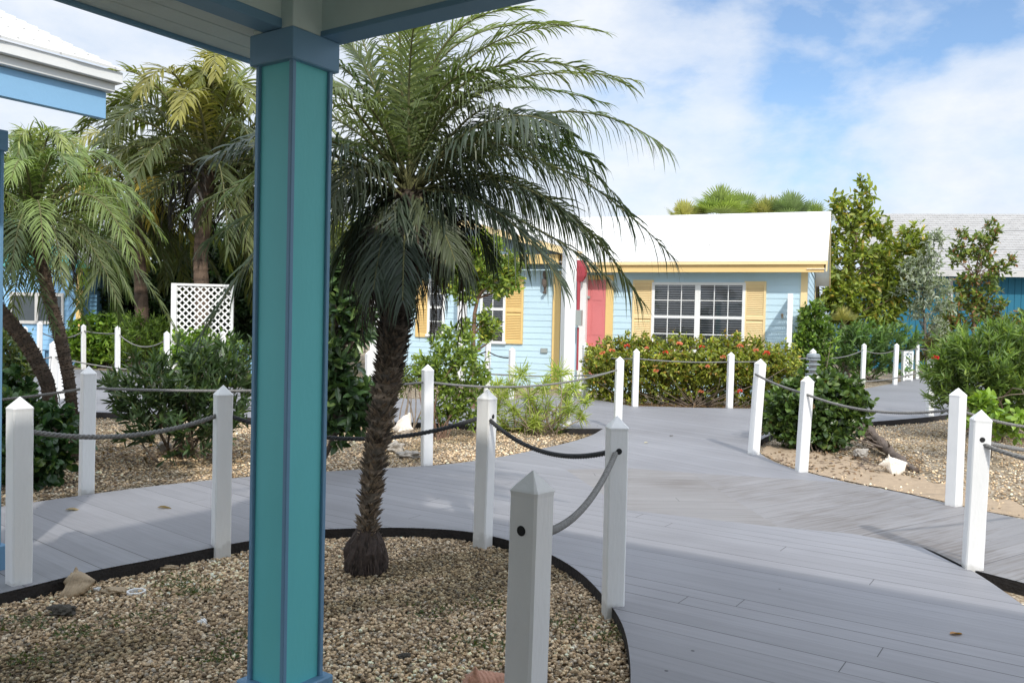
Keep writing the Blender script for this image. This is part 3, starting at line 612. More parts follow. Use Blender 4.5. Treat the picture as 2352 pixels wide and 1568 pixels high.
b = MB(); b.fbox(CC, A2, A1, UP, -.38, 2.6, -3.75, -3.6, -.05, 2.95); b.build('shade_wall', M['tealdark'], porch)  # unseen wall added behind the camera to darken the column's left face
b = MB(); b.fbox(CC, A2, A1, UP, -.30, -.14, -7, -1.9, -.05, 2.60); b.build('shade_side_wall', M['tealdark'], porch)  # unseen wall added at the left to keep light off the column
b = MB()
def cp(x, y, z): return CC + A2 * x + A1 * y + UP * z
V = [cp(-.44, .62, 3.0), cp(7.8, .62, 3.0), cp(7.8, -7.3, 3.0), cp(-.44, -7.3, 3.0), cp(2.6, -2.5, 3.7), cp(5, -4.5, 3.7)]
b.add(V, [(0, 1, 5, 4), (1, 2, 5), (2, 3, 4, 5), (3, 0, 4), (0, 3, 2, 1)], uv=[(0, 0), (8, 0), (8, 8), (0, 8), (3, 3), (5, 5)])
b.build('roof', M['roofwhite'], porch)

# ------------------------------------------------------------------ neighbour's porch, top left
K = np.array([-2.28, 4.74, 0])
npch = thing('porch', 'neighbouring porch with white shingle roof and light blue fascia at the top left', 'porch', K)
IN = -A2
b = MB(); b.fbox(K, A1, IN, UP, -5, 0, 0, 0.04, 2.615, 2.765, .004); b.build('fascia', M['ltblue'], npch)
b = MB(); b.fbox(K, A1, IN, UP, -5, 0.03, -0.035, 0.03, 2.767, 2.812, .003); b.fbox(K, A1, IN, UP, -5, 0.055, -0.07, 0.03, 2.814, 2.875, .003); b.build('drip_edge', M['white_far'], npch)
b = MB(); SL = 0.42
def kp(x, y, z): return K + A1 * x + IN * y + UP * z
W = 3.0
nr = 22
for i in range(nr):   # overlapping shingle courses
    y0 = -0.085 + W * i / nr; y1 = -0.085 + W * (i + 1) / nr + 0.02
    zz = lambda y: 2.878 + (y + 0.085) * SL
    nx = 60; xs_ = np.linspace(-5, 0.062, nx)
    jit = rng.uniform(-.006, .006, nx)
    V = np.array([[kp(x, y0 + j, zz(y0) + 0.0) for x, j in zip(xs_, jit)], [kp(x, y0 + j, zz(y0) + 0.013) for x, j in zip(xs_, jit)], [kp(x, y1, zz(y1) + 0.002) for x in xs_]])
    uvv = np.array([[(x, y) for x in xs_] for y in (y0, y0, y1)])
    b.grid(V, uv=uvv)
b.build('roof', M['roofwhite'], npch)
cpos = At(-66, 1300, 4.75); cpos[2] = 0
col_parts(npch, cpos, -0.02, 2.55, 0.215, 0.245, None)

# ------------------------------------------------------------------ foliage helpers
def leaves(mb, P, D, L, Wd, col, up=0.6, fold=0.18, droop=0.15):
    n = len(P); D = nz(D); L = np.broadcast_to(L, (n,)); Wd = np.broadcast_to(Wd, (n,))
    nr_ = rng.standard_normal((n, 3)) + UP * up * 2
    Xs = nz(np.cross(D, nr_)); Nn = np.cross(Xs, D)
    st = ((0, .08), (.22, .40), (.5, .5), (.78, .34), (1, .03))       # stations along the blade: (distance, half width)
    ys = np.array([a for a, b in st]); hw = np.array([b for a, b in st])
    dr = -droop * ys ** 2 * rng.uniform(.3, 1.7, (n, 1))
    mid = P[:, None, :] + (L[:, None] * ys)[..., None] * D[:, None, :] + (L[:, None] * dr)[..., None] * Nn[:, None, :]
    wv = (Wd[:, None] * hw)[..., None] * Xs[:, None, :]; up_ = (Wd[:, None] * hw * fold)[..., None] * Nn[:, None, :]
    V = np.stack([mid - wv + up_, mid, mid + wv + up_], 2)                # n, 5 stations, 3 across
    base = (np.arange(n) * 15)[:, None]
    fq = np.concatenate([base + np.array([[3 * k + c, 3 * k + c + 1, 3 * k + c + 4, 3 * k + c + 3]]) for k in range(4) for c in (0, 1)])
    mb.add(V.reshape(-1, 3), fq, np.repeat(col, 15, 0))
def palette(n, pal, w=None, jit=0.18):
    pal = np.array(pal, float); w = None if w is None else np.array(w) / np.sum(w)
    c = pal[rng.choice(len(pal), n, p=w)]
    return np.clip(c * rng.uniform(1 - jit, 1 + jit, (n, 1)), 0, 1)
def rdir(n): return nz(rng.standard_normal((n, 3)))
def crown(mb, ells, dens, L, Wd, pal, w=None, per=9, twl=0.22, up=0.5, shell=0.55, tips=None):
    """leaf clumps on twigs spread through ellipsoids (centre, radii)"""
    for c, r in ells:
        c = np.asarray(c, float); r = np.asarray(r, float)
        n = max(5, int(1.55 * dens * (r[0] * r[2] * 3.1 + 0.02)))
        d = rdir(n); rad = shell + (1 - shell) * rng.random(n) ** 0.6
        rad *= rng.uniform(0.82, 1.12, n)
        P = c + d * r * rad[:, None]
        tw = nz(d * 0.8 + rng.standard_normal((n, 3)) * 0.45 + UP * 0.35)
        if tips is not None: tips.extend([p for p in P])
        sh = (0.55 + 0.45 * (rad - 0.45) / 0.6) * rng.uniform(0.75, 1.2, n)  # inner leaves tinted darker, crown shade put into their colour
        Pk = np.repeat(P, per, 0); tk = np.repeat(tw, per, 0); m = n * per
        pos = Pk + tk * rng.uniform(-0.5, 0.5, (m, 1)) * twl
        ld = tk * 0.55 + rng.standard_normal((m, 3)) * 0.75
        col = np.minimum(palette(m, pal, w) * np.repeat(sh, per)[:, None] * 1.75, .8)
        leaves(mb, pos, ld, L * rng.uniform(0.65, 1.2, m), Wd * rng.uniform(0.7, 1.15, m), col, up)
def ell(x, y, rx, ry, Y, dy=0.85):
    s_ = F / Y; return (At(x, y, Y), (rx / s_, rx / s_ * dy, ry / s_))
def limb(mb, a, b, r0_, r1_, col, bend=0.12, n=7):
    a = np.asarray(a, float); b = np.asarray(b, float); t = np.linspace(0, 1, n)[:, None]
    off = rng.standard_normal(3) * np.linalg.norm(b - a) * bend
    p = a * (1 - t) + b * t + off * (t * (1 - t) * 4) * 0.5 + rng.standard_normal((n, 3)) * 0.006 * (t > 0) * (t < 1)
    mb.tube(p, np.linspace(r0_, r1_, n), 7, col)
BK = (0.16, 0.12, 0.085); BKG = (0.24, 0.21, 0.18)
def tree(name, label, cat, base, trunk, ells, dens, L, Wd, pal, w=None, per=9, twl=0.22, mat='leaf', bark=BK, r=(0.05, 0.02), limbs=22, up=0.5, group=None, shell=0.5, stems=1):
    root = thing(name, label, cat, base, group); base = np.asarray(base, float)
    tips = []; mb = MB(); crown(mb, ells, dens, L, Wd, pal, w, per, twl, up, shell, tips)
    mb.build('crown', M[mat], root)
    tb = MB(); pts = [base - [0, 0, .04]] + [np.asarray(p, float) for p in trunk]
    P = np.array(pts); n = len(P); t = np.linspace(0, n - 1, n * 6)
    q = np.stack([np.interp(t, np.arange(n), P[:, i]) for i in range(3)], -1); q[1:-1] += rng.standard_normal((len(q) - 2, 3)) * 0.006
    for it in range(2): q[1:-1] = (q[:-2] + q[1:-1] * 2 + q[2:]) / 4
    tb.tube(q, np.linspace(r[0], r[1], len(q)), 9, bark)
    sel = rng.permutation(len(tips))[:limbs]
    for i in sel:
        tp = tips[i]; k = np.argmin(np.linalg.norm(q - tp, axis=1) + 0.6 * np.maximum(0, q[:, 2] - tp[2]))
        limb(tb, q[max(0, k - 3)], tp, r[1] * 0.7 + 0.004, 0.004, bark)
    tb.build('trunk', M['bark'], root, True)
    return root
def shrub(name, label, base, ells, dens, L, Wd, pal, w=None, per=9, twl=0.18, mat='leaf', stems=9, up=0.5, group=None, shell=0.5, bark=BK, cat='shrub', flowers=None):
    root = thing(name, label, cat, base, group); base = np.asarray(base, float)
    tips = []; mb = MB(); crown(mb, ells, dens, L, Wd, pal, w, per, twl, up, shell, tips); mb.build('foliage', M[mat], root)
    sb = MB()
    for i in rng.permutation(len(tips))[:stems]:
        a = base + np.array([*(rng.standard_normal(2) * 0.08), -.03]); 
        limb(sb, a, tips[i], 0.012, 0.004, bark, 0.2)
    if stems: sb.build('stem', M['bark'], root, True)
    return root
def flower_head(mb, c, r, col, n=26):
    d = rdir(n); d[:, 2] = np.abs(d[:, 2]) * .8 - .1; d[:, 1] = -np.abs(d[:, 1])
    leaves(mb, c + d * r * 0.55, d + rng.standard_normal((n, 3)) * .3, r * 0.75, r * 0.5, palette(n, [col], None, .25), 0.2)
def shoots(mb, base, ells, n, L, Wd, pal, w=None, slen=0.4, per=22, sm=None):
    """upright leafy shoots with narrow leaves (oleander)"""
    for c, r in ells:
        c = np.asarray(c, float); r = np.asarray(r, float); m = max(5, int(1.45 * n * r[0] * r[2]))
        d = rdir(m); rad = 0.35 + 0.6 * rng.random(m) ** 0.6; P = c + d * r * rad[:, None]
        tw = nz(d * [0.75, 0.75, 0.35] + UP * rng.uniform(0.35, 1.1, (m, 1)) + rng.standard_normal((m, 3)) * 0.22)
        sh = (0.5 + 0.55 * rad) * rng.uniform(0.8, 1.2, m)  # shade inside the bush put into the shoot colour
        t = rng.random((m, per)) ** 0.8
        pos = (P[:, None, :] + tw[:, None, :] * (t[..., None] * slen)).reshape(-1, 3)
        tk = np.repeat(tw, per, 0); q = m * per
        ld = tk * rng.uniform(0.5, 1.2, (q, 1)) + rdir(q) * 0.75
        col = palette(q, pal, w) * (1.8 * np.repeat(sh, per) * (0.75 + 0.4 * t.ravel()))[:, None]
        leaves(mb, pos, ld, L * rng.uniform(0.7, 1.15, q), Wd, col, 0.4, 0.1, 0.12)
        if sm is not None:
            for i in range(0, m, 3): sm.tube(np.array([P[i] - tw[i] * 0.1, P[i] + tw[i] * slen]), [0.006, 0.003], 5, (0.13, 0.14, 0.06))
def oleander(label, base, ells, n, L, Wd, pal, w=None, slen=0.4, per=22, stems=16, group=None):
    root = thing('oleander_bush', label, 'shrub', base, group); base = np.asarray(base, float)
    mb, sm = MB(), MB(); shoots(mb, base, ells, n, L, Wd, pal, w, slen, per, sm)
    for i in range(stems):
        c, r = ells[i % len(ells)]; d = rdir(1)[0]; e = np.asarray(c) + d * np.asarray(r) * 0.6
        limb(sm, base + [*(rng.standard_normal(2) * 0.15), -.03], e, 0.014, 0.006, BK, 0.15)
    mb.build('foliage', M['leaf'], root); sm.build('stem', M['bark'], root, True)
    return root

# ------------------------------------------------------------------ palms
def qbez(a, m, b, n):
    c = 2 * m - 0.5 * (a + b); t = np.linspace(0, 1, n)[:, None]
    return a * (1 - t) ** 2 + 2 * c * t * (1 - t) + b * t * t
def frond(root, a, m, b, LL=0.27, nl=54, wd=0.014, droop=0.35, pal=((.07, .09, .035),), vee=0.35, roll=None, col_r=(0.13, 0.13, 0.05), t0_=0.14, name='frond', rr=0.011, stiff=0.0):
    a, m, b = map(lambda q: np.asarray(q, float), (a, m, b))
    Cn = 60; path = qbez(a, m, b, Cn); T = nz(np.gradient(path, axis=0))
    rl = rng.normal(0, 0.35) if roll is None else roll
    side = nz(np.cross(T, UP + 1e-3)); nn = np.cross(side, T)
    side2 = side * math.cos(rl) + nn * math.sin(rl); nn2 = np.cross(side2, T)
    mb = MB()
    t = np.linspace(t0_, 0.995, nl)
    base_c = palette(1, pal, None, 0.2)[0] * (1.0 if 'dead' in name else 1.4)
    for sg in (-1, 1):
        tt = np.clip(t + rng.normal(0, 0.35 / nl, nl), 0, 0.999); idx = tt * (Cn - 1); i0 = idx.astype(int); fr = (idx - i0)[:, None]
        i1 = np.minimum(i0 + 1, Cn - 1)
        P = path[i0] * (1 - fr) + path[i1] * fr; Tt = T[i0]; Sd = side2[i0] * sg; Nn = nn2[i0]
        al = np.radians(68 - 40 * tt) + rng.normal(0, 0.09, nl)
        v = vee + rng.normal(0, 0.16, nl)
        d = nz(np.cos(al)[:, None] * Tt + np.sin(al)[:, None] * (np.cos(v)[:, None] * Sd + np.sin(v)[:, None] * Nn))
        prof = np.interp(tt, [0, .14, .3, .6, .85, 1], [.45, .7, 1, .95, .65, .4])
        Ln = LL * prof * rng.uniform(0.85, 1.12, nl)
        wv = nz(Tt - (np.sum(Tt * d, 1))[:, None] * d + Nn * rng.normal(0, .25, (nl, 1)))
        ss = np.array([0, .33, .68, 1.0]); ww = np.array([.55, 1, .75, .06])
        dr = droop * rng.uniform(0.45, 1.5, nl)
        Pk = P[:, None, :] + d[:, None, :] * (Ln[:, None] * ss[None, :] * (1 - 0.25 * dr[:, None] * ss[None, :] ** 2))[..., None]
        Pk[..., 2] -= Ln[:, None] * dr[:, None] * ss[None, :] ** 2 * (1.0 - stiff)
        Wv = wv[:, None, :] * (wd * 0.5 * ww)[None, :, None]
        V = np.stack([Pk - Wv, Pk + Wv], 2).reshape(-1, 3)
        bs = (np.arange(nl) * 8)[:, None]
        fq = np.concatenate([bs + np.array([[0, 1, 3, 2]]) + 2 * k for k in range(3)])
        c = base_c * rng.uniform(0.75, 1.25, (nl, 1))
        mb.add(V, fq, np.repeat(c, 8, 0))
    o = mb.build(name, M['palm'], root)
    rb_ = MB(); rb_.tube(path, np.linspace(rr, 0.0025, Cn), 6, col_r); rb_.build('rachis', M['bark'], o, True)
    return o
def trunk_mesh(pts, rads, spikes, sl, root, colA=(0.13, 0.095, 0.065), colB=(0.06, 0.045, 0.032), up=0.7, grade=(1.0, 1.0)):
    P = np.array(pts, float); n = len(P); t = np.linspace(0, n - 1, (n - 1) * 16 + 1)
    q = np.stack([np.interp(t, np.arange(n), P[:, i]) for i in range(3)], -1)
    for it in range(12): q[1:-1] = (q[:-2] + q[1:-1] * 2 + q[2:]) / 4
    r = np.interp(t, np.arange(n), rads)
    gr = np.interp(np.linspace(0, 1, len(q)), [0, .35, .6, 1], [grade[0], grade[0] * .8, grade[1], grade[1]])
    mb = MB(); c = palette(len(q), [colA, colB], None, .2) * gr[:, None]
    mb.tube(q, r * (1 + 0.025 * rng.standard_normal(len(q))), 14, c)
    if spikes:
        for k in range(spikes):
            i = rng.integers(1, len(q) - 1); a = (k * 2.399963) % (2 * PI)
            T = nz(q[i + 1] - q[i - 1]); u = nz(np.cross(T, (0.2, 1, .1))); w = np.cross(T, u)
            d = math.cos(a) * u + math.sin(a) * w; b0 = q[i] + d * r[i] * 0.85
            ln = sl * rng.uniform(0.6, 1.2); tip = b0 + (d * 1.0 + T * up * rng.uniform(0.6, 1.4)) * ln * 0.8
            sd = np.cross(T, d) * 0.017; th = T * 0.012
            cc = palette(1, [colA, colB, (0.09, .07, .05)], None, .3)[0] * gr[i]
            mb.add([b0 - sd - th, b0 + sd - th, b0 + th * 1.2, tip], [(0, 1, 3), (1, 2, 3), (2, 0, 3)], cc)
    return mb.build('trunk', M['bark'], root, False), q, r

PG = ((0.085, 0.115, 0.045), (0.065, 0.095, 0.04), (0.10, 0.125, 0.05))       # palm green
PGD = ((0.050, 0.068, 0.046), (0.040, 0.056, 0.039), (0.070, 0.084, 0.048))  # darker green for low fronds, crown shade put into the colour
PGL = ((0.15, 0.17, 0.065), (0.13, 0.16, 0.065))  # lighter green for top fronds, sunlight put into the colour
DEAD = ((0.026, 0.021, 0.017), (0.020, 0.018, 0.015), (0.034, 0.027, 0.021))
pbase = G(840, 1318, 0); PY = pbase[1]
palm = thing('palm_tree', 'large date palm with spiky trunk and drooping fronds in the middle of the photo', 'palm', pbase)
def pp_(x, y, dy=0.0): return At(x, y, PY + dy)
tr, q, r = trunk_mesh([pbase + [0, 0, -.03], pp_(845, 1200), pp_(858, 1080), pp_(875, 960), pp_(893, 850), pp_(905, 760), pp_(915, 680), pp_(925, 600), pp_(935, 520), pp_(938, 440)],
    [0.05, 0.042, 0.048, 0.058, 0.07, 0.082, 0.095, 0.13, 0.15, 0.10], 1700, 0.062, palm, (0.10, 0.075, 0.053), (0.045, 0.036, 0.027), .7, (3.0, .55))  # trunk colour graded darker upwards, shade of the crown painted in
rb_ = MB(); a = np.linspace(0, 2 * PI, 40, endpoint=False)
prof = [(0.10, -0.03), (0.120, 0.03), (0.126, 0.09), (0.118, 0.15), (0.10, 0.20), (0.078, 0.245), (0.05, 0.28)]
V = np.array([[(pbase[0] + rr_ * math.cos(t) * (1 + .08 * rng.standard_normal()), pbase[1] + rr_ * math.sin(t) * (1 + .08 * rng.standard_normal()), z) for t in a] for rr_, z in prof])
rb_.grid(V, (0.05, 0.034, 0.027), True)
for k in range(1500):
    t = rng.uniform(0, 2 * PI); z = rng.uniform(0.02, 0.26); rr_ = np.interp(z, [p[1] for p in prof], [p[0] for p in prof])
    d = np.array([math.cos(t), math.sin(t), 0]); b0 = pbase + d * rr_ * 0.97 + UP * z; sd = np.array([-d[1], d[0], 0]) * 0.004
    tip = b0 + d * rng.uniform(.006, .022) + UP * rng.uniform(-0.07, -0.02)
    rb_.add([b0 - sd, b0 + sd, tip], [(0, 1, 2)], palette(1, [(0.045, 0.028, 0.023), (0.08, 0.055, 0.042), (0.03, .022, .018)], None, .3)[0])
rb_.build('root_ball', M['bark'], palm)
heart = lambda: pp_(936 + rng.normal(0, 8), 445 + rng.uniform(-30, 30), rng.normal(0, 0.04))
EXPL = [  # mid px, tip px, depth of tip, palette
    ((1040, 110), (1390, 75), .25, PGL, .3), ((1110, 165), (1450, 200), -.15, PGL, .45), ((1075, 220), (1400, 240), .4, PG, .45), ((1120, 205), (1460, 185), .1, PGL, .5),
    ((1010, 120), (1230, 25), -.3, PGL, .35), ((965, 130), (1060, -40), .1, PG, .3), ((900, 150), (860, -40), .2, PG, .3), ((850, 180), (760, 70), -.1, PG, .35), ((880, 230), (800, 110), .5, PG, .3),
    ((1090, 262), (1205, 305), -.75, PGD, .6), ((1250, 262), (1535, 345), .1, PG, .8), ((1220, 365), (1545, 590), -.2, PGD, .85), ((1200, 330), (1440, 480), .5, PGD, .8), ((1230, 440), (1475, 700), .15, PGD, .8),
    ((1130, 480), (1290, 655), -.35, PGD, .7), ((1150, 430), (1390, 560), .55, PGD, .75), 
    ((760, 330), (560, 420), .2, PG, .6), ((740, 420), (470, 560), -.1, PGD, .7), ((700, 480), (462, 770), -.25, PGD, .7), ((720, 380), (430, 480), .5, PG, .6), ((800, 290), (640, 230), -.2, PG, .5), ((780, 250), (620, 140), .4, PG, .4),
    ((800, 470), (700, 640), .3, PGD, .6), ((830, 500), (750, 650), -.2, PGD, .6), ((1010, 180), (1180, 100), .8, PG, .4), ((940, 180), (960, 20), -.6, PGL, .3), ((860, 260), (770, 200), -.7, PG, .4), ((1080, 330), (1290, 400), -.7, PGD, .7), ((1030, 250), (1150, 190), -.5, PG, .5),
    ((1180, 500), (1400, 640), -.1, PGD, .8), ((1000, 150), (1090, 40), .55, PG, .4), ((920, 120), (900, -30), -.3, PGL, .4), ((830, 380), (760, 470), -.6, PGD, .6),
  ((1120, 400), (1330, 520), .2, PGD, .75), ((1060, 300), (1260, 340), .5, PG, .6), ((1140, 310), (1380, 380), .3, PG, .7), ((1020, 200), (1220, 190), -.45, PG, .5), ((1060, 150), (1300, 60), .5, PGL, .4), ((960, 200), (1010, 60), .6, PG, .35), ((800, 330), (640, 440), .4, PG, .6), ((860, 180), (800, 10), .4, PG, .35), ((820, 430), (680, 560), -.4, PGD, .65),
  ((1000, 500), (1045, 600), -.3, PGD, .7), ((860, 500), (815, 610), -.2, PGD, .7), ((1060, 490), (1130, 600), .1, PGD, .7),
  ((850, 490), (800, 630), -.1, PGD, .8), ((1020, 490), (1075, 640), -.15, PGD, .8), ((930, 530), (925, 690), -.5, PGD, .7), ((890, 515), (858, 665), -.42, PGD, .7), ((1100, 450), (1200, 600), .3, PGD, .75), ((780, 450), (690, 590), .1, PGD, .75), ((1170, 420), (1360, 560), -.1, PGD, .8)]
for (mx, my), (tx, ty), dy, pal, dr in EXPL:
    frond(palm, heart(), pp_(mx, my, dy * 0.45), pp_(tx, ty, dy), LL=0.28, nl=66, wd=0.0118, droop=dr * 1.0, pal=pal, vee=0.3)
for k in range(12):      # fronds filling the rear and the heart
    a_ = rng.uniform(0, 2 * PI); el = rng.uniform(0.1, 1.2); ln = 1.25
    d = np.array([math.cos(a_) * math.cos(el), math.sin(a_) * math.cos(el), math.sin(el)])
    h_ = heart(); mm = h_ + d * ln * 0.55; tp = h_ + d * ln * 0.85 + np.array([d[0] * .25, d[1] * .25, -0.25])
    frond(palm, h_, mm, tp, LL=0.27, nl=50, wd=0.0145, droop=0.55, pal=PG if el > 0.6 else PGD)
for k in range(26):      # brown skirt of dead fronds
    a_ = 2 * PI * k / 15 + rng.normal(0, .1); d = np.array([math.cos(a_), math.sin(a_), 0])
    h_ = pp_(934, 525 + 3 * k) + d * 0.06; ln = rng.uniform(0.15, 0.42)
    frond(palm, h_, h_ + d * ln * 0.62 + UP * 0.06, h_ + d * ln * .75 - UP * rng.uniform(0.15, 0.55), LL=0.17, nl=34, wd=0.008, droop=0.9, pal=DEAD, col_r=(0.09, .06, .04), name='dead_frond', t0_=.1, roll=rng.normal(0, .9))

def small_palm(label, base, tpts, rads, hpx, HY, n, ln, LL, pals, spikes=500, sl=0.05, droop=0.5, nl=44, wd=.013, elr=(-0.5, 1.25), group=None, gold=0, seed_dead=8, sw=1.0):
    root = thing('palm_tree', label, 'palm', base, group)
    trunk_mesh([np.asarray(base) - [0, 0, .04]] + tpts, rads, spikes, sl, root, (0.17, 0.115, 0.08), (0.10, 0.07, 0.05), .3)
    hc = At(*hpx, HY)
    for k in range(n):
        a_ = k * 2.39996 + rng.normal(0, .15); el = elr[0] + (elr[1] - elr[0]) * (1 - k / n) + rng.normal(0, .1)
        d = np.array([math.cos(a_) * math.cos(el), math.sin(a_) * math.cos(el) * sw, math.sin(el)]); l_ = ln * rng.uniform(0.8, 1.1)
        h_ = hc + rng.normal(0, .03, 3) + d * 0.04
        mm = h_ + d * l_ * 0.55 + UP * 0.08 * l_; hor = nz(d * [1, 1, 0] + 1e-4)
        tp = h_ + d * l_ * 0.8 + hor * l_ * 0.2 - UP * l_ * (0.30 if el > 0.2 else 0.42)
        pal = pals[min(len(pals) - 1, int(k / n * len(pals)))]
        frond(root, h_, mm, tp, LL=LL, nl=nl, wd=wd, droop=droop, pal=pal, rr=0.012 * ln)
    for k in range(seed_dead):
        a_ = k * 2.4; d = np.array([math.cos(a_), math.sin(a_), 0]); h_ = hc - UP * 0.1 + d * .04
        frond(root, h_, h_ + d * ln * .2, h_ + d * ln * .28 - UP * ln * .35, LL=LL * .6, nl=24, wd=wd, droop=.9, pal=DEAD, name='dead_frond', col_r=(.11, .08, .05))
    return root
LPG = ((0.145, 0.195, 0.06), (0.12, 0.17, 0.055), (0.19, 0.22, 0.075))
LY = 8.6
b1 = At(128, 1065, LY) * [1, 1, 0]; b2 = At(178, 1085, LY + .2) * [1, 1, 0]
small_palm('leaning palm whose trunk rises to the left photo edge', b1, [At(112, 880, LY), At(60, 785, LY), At(5, 720, LY), At(-60, 640, LY), At(-90, 560, LY)], [.065, .07, .072, .07, .065, .06], (-95, 530), LY, 30, 1.15, .24, (LPG, LPG, PG), 1100, .03, group='leaning palms on the left')
small_palm('leaning palm with a full pale green crown under the light blue fascia', b2, [At(160, 880, LY), At(140, 780, LY), At(112, 680, LY), At(95, 600, LY), At(85, 530, LY)], [.052, .056, .06, .06, .06, .06], (80, 515), LY, 58, 1.28, .27, (LPG, LPG, LPG, PG), 1100, .03, group='leaning palms on the left', nl=52, elr=(-.55, 1.5))
CG = ((0.13, 0.145, 0.035), (0.105, 0.125, 0.033), (0.18, 0.17, 0.04)); GOLD = ((0.26, 0.20, 0.035), (0.21, 0.19, 0.045)); CGD = ((0.055, 0.07, 0.025), (0.07, 0.08, 0.025))
cb = At(468, 900, 22) * [1, 1, 0]
small_palm('tall olive green coconut palm right behind the lattice screen', cb, [At(465, 700, 22), At(460, 600, 22), At(470, 480, 22), At(480, 390, 22)], [.20, .19, .18, .19, .16], (480, 395), 22, 56, 3.9, .82, (CG, CG, CGD, CGD), 60, .1, .42, 54, .046, elr=(-0.7, 1.5), group='tall palms beyond the lattice')
cb = At(330, 900, 24) * [1, 1, 0]
small_palm('golden stemmed palm rising above the bright green hedge', cb, [At(325, 700, 24), At(320, 600, 24), At(318, 500, 24)], [.19, .18, .16, .16], (318, 470), 24, 36, 3.0, .7, (CG, CG, GOLD, CG, CGD), 60, .1, .6, 46, .045, elr=(-0.9, 1.3), group='tall palms beyond the lattice')
cb = At(640, 900, 24) * [1, 1, 0]
small_palm('palm mostly hidden behind the teal column', cb, [At(640, 700, 24), At(640, 600, 24), At(640, 500, 24)], [.19, .18, .16, .16], (640, 450), 24, 26, 3.0, .7, (CG, CG, CGD), 60, .1, .55, 46, .042, group='tall palms beyond the lattice')

# fan palms above the white roof
def fan_palm(label, x, y, Y, r, pal, n=18, group='fan palms behind the white roof', low=False):
    base = At(x, 900, Y) * [1, 1, 0]; c = At(x, y + 12, Y); root = thing('fan_palm', label, 'palm', base, group)
    tb = MB(); tb.tube(np.array([base, base * .5 + c * .5 + [.1, 0, 0], c]), [.13, .11, .09], 9, BK); tb.build('trunk', M['bark'], root, True)
    for k in range(n):
        a_ = k * 2.4; el = rng.uniform(0.1, 1.5); d = np.array([math.cos(a_) * math.cos(el), math.sin(a_) * math.cos(el), math.sin(el)])
        hub = c + d * r * 0.45; mb = MB(); mb.tube(np.array([c, hub]), [.012, .008], 5, (0.2, .2, .07))
        S_ = nz(np.cross(d, UP + .01)); N_ = np.cross(S_, d); m = 22
        th = np.linspace(-1.5, 1.5, m); L_ = r * 0.72 * (1 - 0.12 * np.abs(th)) * rng.uniform(.85, 1.1, m)
        dirs = np.cos(th)[:, None] * d + np.sin(th)[:, None] * S_ + N_ * 0.12
        P0 = np.repeat(hub[None], m, 0); side = nz(np.cross(dirs, N_))
        ss = np.array([0, .5, .8, 1]); ww = np.array([.2, 1, .6, .05]) * r * 0.026
        Pk = P0[:, None] + dirs[:, None] * (L_[:, None] * ss)[..., None]; Pk[..., 2] -= L_[:, None] * 0.10 * ss ** 3
        Wv = side[:, None] * ww[None, :, None]; V = np.stack([Pk - Wv, Pk + Wv], 2).reshape(-1, 3)
        bs = (np.arange(m) * 8)[:, None]; fq = np.concatenate([bs + np.array([[0, 1, 3, 2]]) + 2 * j for j in range(3)])
        mb.add(V, fq, np.repeat(palette(1, pal, None, .2) * 1.7 * rng.uniform(.8, 1.2, (m, 1)), 8, 0)); mb.build('fan_leaf', M['palm'], root)
FP = ((.17, .21, .065), (.13, .17, .06)); FPY = ((.26, .24, .085), (.20, .21, .075))
fan_palm('low yellowish fan palm tips at the left end behind the white roof', 1575, 512, 27, .85, FPY)
fan_palm('tallest broad fan palm behind the white roof', 1655, 492, 27, 1.05, FP, 24)
fan_palm('second broad green fan palm behind the white roof', 1705, 500, 28, .95, FP, 22)
fan_palm('tan fan palm behind the middle of the white roof ridge', 1765, 505, 27, .9, FPY, 20)
fan_palm('spiky blue green fan palm with a single upright fan behind the white roof', 1815, 500, 26.5, .95, ((.13, .17, .08), (.11, .15, .075)), 16)
fan_palm('fan palm nearest the roof gable end', 1868, 508, 28, .8, FP)

# ------------------------------------------------------------------ the blue cottage
BETA = math.radians(21); HY = 18.0
u_ = np.array([-math.cos(BETA), math.sin(BETA), 0]); n_ = np.array([-math.sin(BETA), -math.cos(BETA), 0])
HO = At(1848, 760, HY) * [1, 1, 0]
def WP(x, y, off=0.0):              # pixel -> (along the wall, height) on the wall plane
    d = ray(x, y); O = HO + n_ * off; C0 = np.array([0, 0, H0]); k = ((O - C0) @ n_) / (d @ n_); p = C0 + d * k
    return (p - HO) @ u_, p[2]
house = thing('cottage', 'pale blue clapboard cottage with white shingle roof and yellow trim and a coral door', 'house', HO)
def hb(mb, t0_, t1_, n0, n1, z0, z1, bev=0.0): return mb.fbox(HO, u_, n_, UP, t0_, t1_, n0, n1, z0, z1, bev)
def hpt(t, n, z): return HO + u_ * t + n_ * n + UP * z
tL = WP(930, 700)[0]
def clap(mb, O, ex, en, L, z0, z1, step=0.145):
    z = z0
    while z < z1 - 0.01:
        zt = min(z + step, z1); P = lambda t, n, zz: O + ex * t + en * n + UP * zz
        mb.add([P(0, .014, z), P(L, .014, z), P(L, .004, zt), P(0, .004, zt), P(0, .0, z), P(L, .0, z)], [(0, 1, 2, 3), (0, 4, 5, 1)])
        z = zt
EZ = 2.92
b = MB(); clap(b, HO, u_, n_, tL, 0, EZ); clap(b, HO, -n_, -u_, 6.6, 0, EZ)
